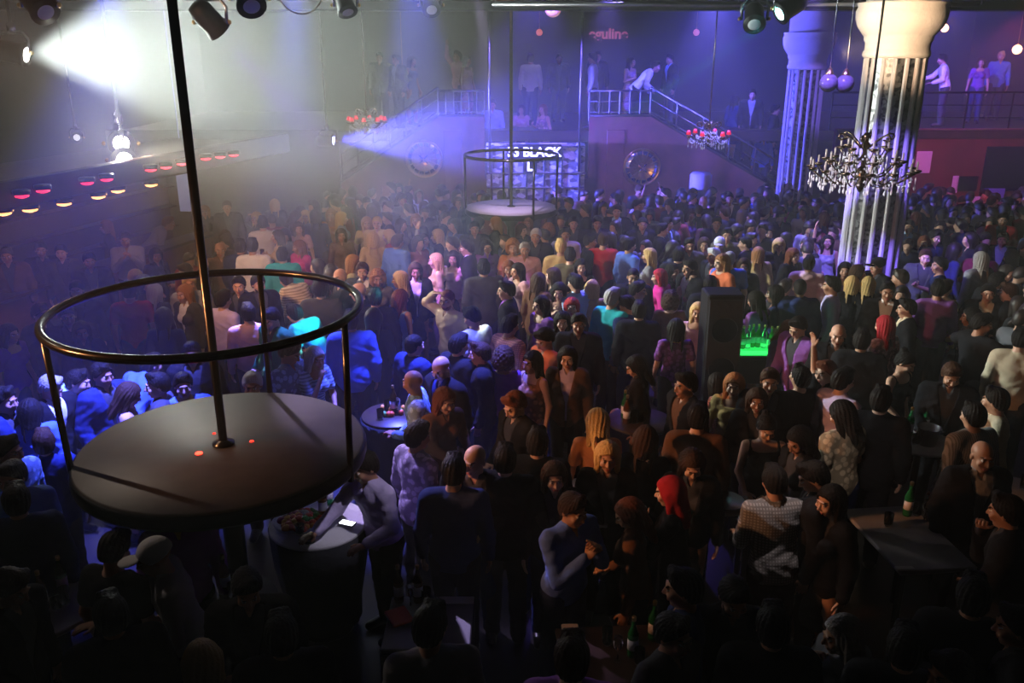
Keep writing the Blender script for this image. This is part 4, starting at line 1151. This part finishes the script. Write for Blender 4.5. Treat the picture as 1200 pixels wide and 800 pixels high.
def bucket(loc, label):
    o = put('ice_bucket', (MB().lathe([(.08,0),(.11,.18),(.118,.185),(.108,.18),(.075,.01)], 20), 'steel'), loc, label, 'bucket'); 
    for k in (-1,1): MB().tube([(k*.105,-.03,.14),(k*.14,-.03,.145),(k*.14,.03,.145),(k*.105,.03,.14)], .006, 6).build('handle', 'steel', o)
    return o
T1, _ = table(373,612,1.0,.39,0,0,'round table with a pale top right of the near podium', 'white_cloth', True, 'dark_cloth')
# fruit platter
pc = at_z(352,612,1.005); pl = put('platter', (MB().lathe([(.12,0),(.21,.012),(.215,.02),(.12,.008)], 32), 'white_cloth'), pc, 'white platter of cut fruit on the round table', 'platter')
FR = {'fr':(.75,.10,.03),'fo':(.85,.32,.04),'fg':(.10,.35,.06),'fw':(.8,.72,.6),'fp':(.3,.02,.08)}
for k_, c_ in FR.items(): mat(k_, c_, .4)
k = 0
for i in range(46):
    a = i*2.4; r = .018*math.sqrt(i)*1.35
    if r > .175: continue
    m = ['fr','fo','fr','fw','fr','fg','fp','fo'][i % 8]; g = MB(); s_ = .026+.006*(i % 3)
    g.sphere((0,0,0), s_, 7, sc=(1,1,.8)); 
    if i % 2: g.lathe([(.003,s_*.6),(.002,s_*1.2)], 5)
    o = g.build('fruit_piece', m, None, (pc.x+r*math.cos(a), pc.y+r*math.sin(a), 1.03+.04*max(0, 1-r/.12)))
    tag(o, {'fr':'red','fo':'orange','fg':'green','fw':'cream','fp':'dark purple'}[m]+' piece of fruit heaped on the platter on the round table', 'fruit', {'fr':'red','fo':'orange','fg':'green','fw':'cream','fp':'dark purple'}[m]+' fruit on the platter')
q = at_z(379,604,1.0); bottle(q, 'brown_glass', 'amber bottle beside the fruit platter on the round table')
q = at_z(386,590,1.0); bottle(q, 'green_glass', 'dark green bottle at the back of the round table')
q = at_z(362,634,1.0); put('ashtray', (MB().lathe([(.05,0),(.058,.03),(.05,.03),(.045,.008)], 20), 'black_paint'), q, 'round black ashtray at the front of the round table', 'ashtray')
q = at_z(352,626,1.0); glass(q, 'short glass between the platter and the ashtray on the round table', h=.09)
q = at_z(395,606,1.0); glass(q, 'tall glass on the pale right half of the round table')
q = at_z(407,613,1.03); ph = put('phone', (MB().box((0,0,0), (.07,.14,.009), bev=.003), 'black_paint'), q, 'phone with a glowing white screen on the round table', 'phone', rz=1.2)
MB().box((0,0,.006), (.06,.12,.002)).build('screen', mat('phone_white', (.9,.9,.9), emit=(.9,.95,1), es=4), ph)
def dress_table(c, n, lab, seed, spread=.25):
    r_ = random.Random(seed)
    for i in range(n):
        p = Vector((c.x+r_.uniform(-spread,spread), c.y+r_.uniform(-spread*.7,spread*.7), c.z)); t = i % 4
        if t == 0: bottle(p, r_.choice(['green_glass','brown_glass']), f'bottle standing on the {lab}', f'bottles on the {lab}')
        elif t == 3: glass(p, f'stemmed glass standing on the {lab}', f'stemmed glasses on the {lab}', stem=True)
        else: glass(p, f'tumbler standing on the {lab}', f'tumblers on the {lab}', h=r_.uniform(.09,.14))
c, _ = table(503,728,.76,.62,.62,0,'square grey table at the bottom before the person in a grey shirt', cloth='dark_cloth')
dress_table(at_z(480,705,.76), 5, 'square grey table', 3, .15)
q = at_z(468,722,.79); put('napkin', (MB().box((0,0,0), (.16,.2,.02), bev=.006), 'fr'), q, 'red folded napkin on the square grey table', 'napkin', rz=.5)
q = at_z(535,703,.79); put('menu_card', (MB().box((0,0,0), (.26,.08,.012), bev=.003), 'white_cloth'), q, 'pale card at the far edge of the square grey table', 'card')
c, _ = table(90,702,.9,.55,.75,-38,'slanting grey table behind the person with the bent neck, lower left'); dress_table(at_z(78,702,.9), 6, 'slanting grey table', 4, .2)
c, _ = table(1062,628,.95,.62,.95,6,'long grey table before the bald laughing man, lower right'); dress_table(at_z(1060,608,.95), 4, 'long grey table', 5, .2)
q = at_z(1060,666,.97); put('napkin', (MB().box((0,0,0), (.14,.05,.02), bev=.006), 'white_cloth'), q, 'white napkin at the near edge of the long grey table', 'napkin')
c, _ = table(1078,515,1.0,.34,0,0,'small round table with bottles before the person in a pinstripe shirt', round_=True); dress_table(c, 3, 'small round table on the right', 8, .14)
q = at_z(1083,505,1.0); bottle(q, 'green_glass', 'clear green bottle lit on the small round table on the right'); q = at_z(1086,520,1.0); bucket(q, 'steel ice bucket on the small round table on the right')
c, _ = table(700,585,1.0,.42,0,0,'dark round table behind the person with hands clasped before the face', round_=True); dress_table(at_z(712,590,1.0), 6, 'dark round table in the centre', 9, .25)
c, _ = table(720,765,.76,.75,.6,4,'brown table at the bottom edge with napkins and glasses','dark_wood'); dress_table(at_z(735,765,.76), 5, 'brown table', 10, .22)
q = at_z(668,737,.79); put('napkin', (MB().box((0,0,0), (.12,.1,.025), bev=.006), 'white_cloth'), q, 'white napkin at the corner of the brown table', 'napkin')
c, _ = table(262,705,.9,.38,0,0,'black round table under the near podium with glasses', 'black_paint', True); dress_table(at_z(268,695,.9), 6, 'black round table under the near podium', 11, .25)
q = at_z(272,722,.9); put('plate', (MB().lathe([(.06,0),(.13,.012),(.135,.02),(.06,.008)], 28), 'steel'), q, 'round metal plate on the black table under the near podium', 'plate')
c, _ = table(462,485,1.0,.34,0,0,'dark round table with fruit behind the person in a lilac printed shirt', 'dark_wood', round_=True, cloth='dark_cloth'); dress_table(c, 4, 'dark round table with fruit', 12, .18)
for i in range(9):
    q = at_z(462+rnd.uniform(-14,14), 480+rnd.uniform(-5,6), 1.03); tag(MB().sphere((0,0,0), .03, 7).lathe([(.003,.02),(.002,.04)], 5).build('fruit', ['fr','fg','fo'][i % 3], None, q), ['red','green','orange'][i % 3]+' fruit on the dark round table behind the lilac printed shirt', 'fruit', ['red','green','orange'][i % 3]+' fruit on the dark round table')
c, _ = table(850,590,.98,.45,.3,0,'narrow table with a pale edge beside the person in a checked grey shirt'); q = at_z(850,588,1.0); put('tray', (MB().lathe([(.15,0),(.17,.02),(.165,.02),(.14,.006)], 24), 'steel'), q, 'steel tray on the narrow table by the checked shirt', 'tray')
c, _ = table(750,492,1.0,.34,0,0,'round table with glasses behind the brown long-haired person, centre', 'dark_wood', round_=True); dress_table(c, 7, 'round table with glasses in the centre', 14, .2)
c, _ = table(1188,575,1.0,.3,0,0,'small table at the right edge behind the person with chin in hand', round_=True); dress_table(c, 3, 'small table at the right edge', 15, .14)
# green-lit tray of drinks
c, te = table(888,410,1.05,.62,.5,0,'table with a green glowing tray of drinks in the crowd', 'black_paint', cloth='dark_cloth')
gt = empty('drinks_tray', (c.x,c.y,1.05)); tag(gt, 'glowing green tray holding bottles in the crowd', 'tray')
MB().box((0,0,.012), (.56,.44,.024), bev=.006).build('tray_base', mat('green_glow', (.05,.5,.1), emit=(.02,1,.15), es=.8), gt)
for sx in (-1,1): MB().box((sx*.28,0,.05), (.015,.46,.07), bev=.003).build('tray_side', mat('green_edge', (.1,.7,.2), emit=(.05,1,.2), es=1.1), gt)
for sy in (-1,1): MB().box((0,sy*.22,.04), (.56,.015,.05), bev=.003).build('tray_end', 'green_edge', gt)
for i in range(7):
    p = Vector((c.x-.2+.07*i, c.y+rnd.uniform(-.1,.12), 1.075)); bottle(p, ['green_glass','glass','green_glass'][i % 3], ('green' if i % 3 != 1 else 'clear')+' bottle standing in the glowing green tray', ('green' if i % 3 != 1 else 'clear')+' bottles in the glowing tray', .95)
point(Vector((c.x,c.y-.05,1.45)), 1.0, (.05,1,.2), .05)
q = at_z(876,392,1.08); bk = bucket(q, 'ice bucket lit cyan at the back of the green tray'); point(q+Vector((0,-.1,.3)), 2, (.2,.8,1), .04)
# tall black loudspeaker
q = at_z(848,334,2.0); e = empty('loudspeaker', (q.x,q.y,0)); tag(e, 'tall plain black cabinet below the person in bright blue', 'loudspeaker')
MB().box((0,0,.98), (.44,.4,1.9), bev=.02).build('cabinet', 'black_paint', e); MB().box((0,-.205,1.0), (.40,.02,1.75), bev=.006).build('grille', 'dark_cloth', e)
for z in (.45,1.0,1.5): MB().lathe([(.16,-.01),(.15,.01),(.05,-.0),(.03,.01)], 24, (0,-.22,z), rot=Matrix.Rotation(PI/2,3,'X')).build('driver', 'black_metal', e)
for k in (-1,1): MB().lathe([(.03,0),(.035,.03)], 10, (k*.16,0,0)).build('foot', 'black_metal', e)

# the glasses and phones people hold
for p in list(PEOPLE):
    if p['pose'] == 'd':
        P = POSES['d']; up, U, HR, HC = frames(P, p['fem']); sh, eb, w, hd, c_ = arm_pts(P, -1, up, p['fem'])
        l = rz(p['o'].rotation_euler[2]) @ (w+hd*.07+np.array((0,-.03,0)))*p['sc']; p['glass'] = True
        glass(Vector(l)+p['org']+Vector((0,0,-.05)), 'drinking glass held at the chest by a standing person', 'glasses held in hands')

# ------------------------------------------------------------------ the rest of the individuals, standing in the gaps
blocked = [(p['org'].x, p['org'].y, .40) for p in PEOPLE if not p.get('up')]
for o in SC.objects:
    if o.parent is None and o.name.split('.')[0] in ('table','round_table','column','loudspeaker','dance_podium','drink_drum'): blocked.append((o.location.x, o.location.y, {'column':.95,'dance_podium':1.2}.get(o.name.split('.')[0], .62)))
def free(x, y, r=.0): return all((x-a)**2+(y-b)**2 > (c+r)**2 for a, b, c in blocked)
def hides(px, py, dep):          # would its head stand before a torso that the photo shows clearly?
    for p in PEOPLE:
        if p['look'][0][0] in 'KND': rr = .10
        else: rr = .22
        s = FPX/p['R']
        if abs(px-p['x']) < rr*s+.08*FPX/dep and 0 < py-p['y'] < (.55 if rr > .2 else .22)*s: return True
    return False
N_TARGET = 300; tries = 0; r2 = random.Random(21); fill = []
while len(PEOPLE) < N_TARGET and tries < 20000:
    tries += 1; Y = 8.2+11.9*r2.random()**.8; x = r2.uniform(-.66, .66)*(Y+1)
    px, py, dep = project((x, Y, 1.62))
    if not (-15 < px < 1215) or x < -6.6+.2*(Y-8) and Y > 8: continue
    if Y < 10.5 and 20 < px < 430: continue
    if py > 470 and r2.random() < .6: continue
    if not free(x, Y) or hides(px, py, dep): continue
    fem = r2.random() < .42; left = px < 560 and py < 330
    hair, hc = r2.choice([('short','k'),('short','n'),('short','k'),('buzz','k'),('bald','g')] if not fem else [('long','k'),('long','n'),('long','b' if left else 'n'),('tail','k'),('long','r')])
    kind = r2.choice('sjjtj' if not fem else 'jusuj'); col = r2.choice(['K','K','D','N','K','K','G','H'] + (['L','Y','W','P'] if py < 330 else []))
    if kind == 'j': col = r2.choice('KKDNKH')+r2.choice('WKAGD')
    person(px, py, r2.choice('FBLRfBlrbqw'), r2.choice('sssskedsk'), hair, hc, kind, col, 'plain', fem); p = PEOPLE[-1]; p['pose_d'] = 1
    blocked.append((x, Y, .40)); fill.append(p)

# ------------------------------------------------------------------ everyone beyond those three hundred, as one mass
cv, cq, cm, cf = [], [], [], []; nv = 0
cmats = ['skin_crowd','hair_crowd','crowd_black','crowd_grey','crowd_navy','crowd_brown','crowd_pale','crowd_red']
mat('skin_crowd', (.46,.26,.18), .55); mat('hair_crowd', (.02,.013,.01), .5)
for n_, c_ in zip(cmats[2:], ((.012,.012,.015),(.12,.12,.14),(.03,.04,.12),(.10,.05,.03),(.5,.48,.5),(.25,.03,.04))): mat(n_, c_, .85)
def low(me):
    V = np.empty(len(me.vertices)*3, np.float32); me.vertices.foreach_get('co', V); Q = np.empty(len(me.polygons)*4, np.int32); me.loops.foreach_get('vertex_index', Q); return V.reshape(-1,3), Q.reshape(-1,4)
LOW = []
for pose in ('s','k','e'):
    for fem in (0,1):
        P = POSES[pose]; up, U, HR, HC = frames(P, fem)
        b = low(body_mesh(pose, fem, .02)); t = low(top_mesh(pose, fem, 's', 'plain', .026)); l = low(legs_mesh('trousers', fem, 0, .03)); h = low(hair_mesh('long' if fem else 'short', .017)); h = (h[0] @ HR.T+HC, h[1])
        LOW.append((b, t, l, h))
r3 = random.Random(5); n_mass = 0; tries = 0
while n_mass < 230 and tries < 20000:
    tries += 1; Y = 9.5+10.6*r3.random()**.7; x = r3.uniform(-.66, .66)*(Y+1); px, py, dep = project((x, Y, 1.62))
    if not (-20 < px < 1220) or x < -6.4+.2*(Y-8) or py > 400: continue
    if Y > 19.5 and abs(x-bm_) < 1.7: continue
    if not free(x, Y, -.06) or hides(px, py, dep) and Y < 17: continue
    blocked.append((x, Y, .36)); n_mass += 1; kit = r3.choice(LOW); a = r3.uniform(0, 2*PI); R = rz(a)*r3.uniform(.93, 1.03); top = r3.choice([2,2,2,3,4,5,2,2,6 if py < 330 else 2,7 if py < 330 else 2,4,3])
    for (V, Q), mi in zip(kit, (0, top, 2, 1)):
        cv.append(V @ R.T+np.array((x, Y, 0))); cq.append(Q+nv); cm.append(np.full(len(Q), mi)); nv += len(V)
me = np_mesh('crowd', np.concatenate(cv), np.concatenate(cq), cmats, np.concatenate(cm)); o = bpy.data.objects.new('crowd', me); COL.objects.link(o)
tag(o, 'packed mass of dark-clothed people filling the gaps towards the far wall', 'crowd', None, 'stuff')

# ------------------------------------------------------------------ one label for each person
def place(p):
    x, y = p['x'], p['y']
    if p.get('up'): return 'on the rear gallery'
    if p.get('stairs'): return 'on the landing behind the lit booth' if x < 700 else 'on the right staircase'
    if y > 560: return 'by the grey tables at the bottom' if x > 440 else 'below the near podium'
    if x < 410 and y > 425: return 'behind the near podium'
    if 60 < x < 405 and y > 322: return 'seen through the near podium ring'
    if x < 240 and y < 330: return 'by the bar under the left gallery'
    if x < 80: return 'at the left edge'
    if 840 < x < 940 and 340 < y < 480: return 'by the green-lit tray'
    if 960 < x < 1060 and y < 345: return 'at the foot of the thick column'
    if x > 1060 and y < 330: return 'before the red wall'
    if y < 300 and 540 < x < 660: return 'below the far podium'
    if y < 300 and x < 540: return 'in the packed far left crowd'
    if y < 300: return 'near the right stair wall'
    if x > 1000: return 'among the tables on the right'
    return 'in the middle of the crowd'
def garment(p):
    c, k, pat = p['look']; g = f"{CNAME[c[0]]} " + ({'plain':'','print':'patterned ','check':'checked ','stripe':'striped ','pinstripe':'pinstriped '}[pat]) + KW[k]
    return g
def core(p):
    s = p['hw']
    if p['note'] and 'bearded' in p['note']: s = 'beard and dark glasses'
    elif p['note'] == 'wearing glasses': s = 'glasses'
    elif p['beard']: s = 'short hair and beard'
    return garment(p), s
def wc(s): return len(s.replace('-', ' ').split())
done = set()
def dirword(p, q):
    dx, dy = p['x']-q['x'], p['y']-q['y']
    if abs(dx) > 1.6*abs(dy): return 'right of' if dx > 0 else 'left of'
    return 'in front of' if dy > 0 else 'behind'
order = sorted(PEOPLE, key=lambda p: -p['y'])
sig = {}
for p in PEOPLE: sig.setdefault(garment(p), []).append(p)
for p in order:
    g, h = core(p); pw = PW[p['pose']]; fw = FW[p['face']]; cands = []
    cands.append(f"person in {g} with {h}, {pw or fw}, {place(p)}")
    cands.append(f"person in {g}, {h}, {fw}{', '+pw if pw else ''}, {place(p)}")
    near = sorted((q for q in PEOPLE if q is not p), key=lambda q: (q['x']-p['x'])**2+4*(q['y']-p['y'])**2)[:9]
    near.sort(key=lambda q: len(sig[garment(q)]))
    for q in near:
        gq, hq = core(q); d = dirword(p, q)
        cands += [f"person in {g}, {h}, {d} the {gq} and {hq}", f"person in {g}, {h}, {fw}, {d} the {gq} and {hq}", f"person in {g}, {h}, {fw}, {d} the {gq}", f"person in {g}, {h}, {d} the {gq}", f"person in {g}, {fw}, {d} the {gq}, {hq}"]
    for s in cands[(0 if len(sig[g]) < 4 else 2):] + cands[:2]:
        s = s.replace('  ', ' ')
        if s not in done and wc(s) <= 16 and 'person' in s: break
    else: s = next((q_ for q_ in cands if wc(q_) <= 16 and q_ not in done), min(cands, key=wc)); print('LABEL', s)
    done.add(s); grp = p['look'][1]
    tag(p['o'], s, 'person', 'people on the rear gallery and stairs' if p.get('up') or p.get('stairs') else 'crowd on the club floor')

# ------------------------------------------------------------------ haze in the hall
def haze(name, c, d, dens, col, label, g=.2):
    m = bpy.data.materials.new(name); m.use_nodes = True; nt = m.node_tree; nt.nodes.clear()
    out = nt.nodes.new('ShaderNodeOutputMaterial'); v = nt.nodes.new('ShaderNodeVolumeScatter'); v.inputs['Density'].default_value = dens; v.inputs['Color'].default_value = (*col,1); v.inputs['Anisotropy'].default_value = g
    nt.links.new(v.outputs[0], out.inputs['Volume']); MATS[name] = m
    o = MB().box(c, d).build('haze', name); tag(o, label, 'haze', None, 'stuff'); return o
hz = haze('smoke', (2.25,12.4,3.0), (23,30,5.9), HAZE, (1,1,1), 'smoke haze filling the hall, thickest over the far left')
nt = MATS['smoke'].node_tree; N, L = nt.nodes, nt.links; vol = [n for n in N if n.type == 'VOLUME_SCATTER'][0]
g_ = N.new('ShaderNodeNewGeometry'); sx = N.new('ShaderNodeSeparateXYZ'); L.new(g_.outputs['Position'], sx.inputs[0])
def ramp(sock, a, b, lo, hi):
    r = N.new('ShaderNodeMapRange'); r.interpolation_type = 'SMOOTHSTEP'; r.inputs[1].default_value = a; r.inputs[2].default_value = b; r.inputs[3].default_value = lo; r.inputs[4].default_value = hi
    L.new(sock, r.inputs[0]); return r.outputs[0]
def mth(op, a, b):
    m = N.new('ShaderNodeMath'); m.operation = op; L.new(a, m.inputs[0]); L.new(b, m.inputs[1]) if not isinstance(b, float) else setattr(m.inputs[1], 'default_value', b); return m.outputs[0]
left = mth('MULTIPLY', mth('MULTIPLY', ramp(sx.outputs[0], 1.5, -3.0, 0, 1), ramp(sx.outputs[0], -8.0, -4.0, .7, 1)), ramp(sx.outputs[1], 9, 14, 0, 1))
far = mth('MULTIPLY', ramp(sx.outputs[1], 15, 20, 0, 1), ramp(sx.outputs[2], 1.6, 3.2, .25, 1))
dn = mth('ADD', mth('ADD', mth('MULTIPLY', left, HAZE_LEFT), mth('MULTIPLY', far, HAZE_FAR)), HAZE); L.new(dn, vol.inputs['Density'])
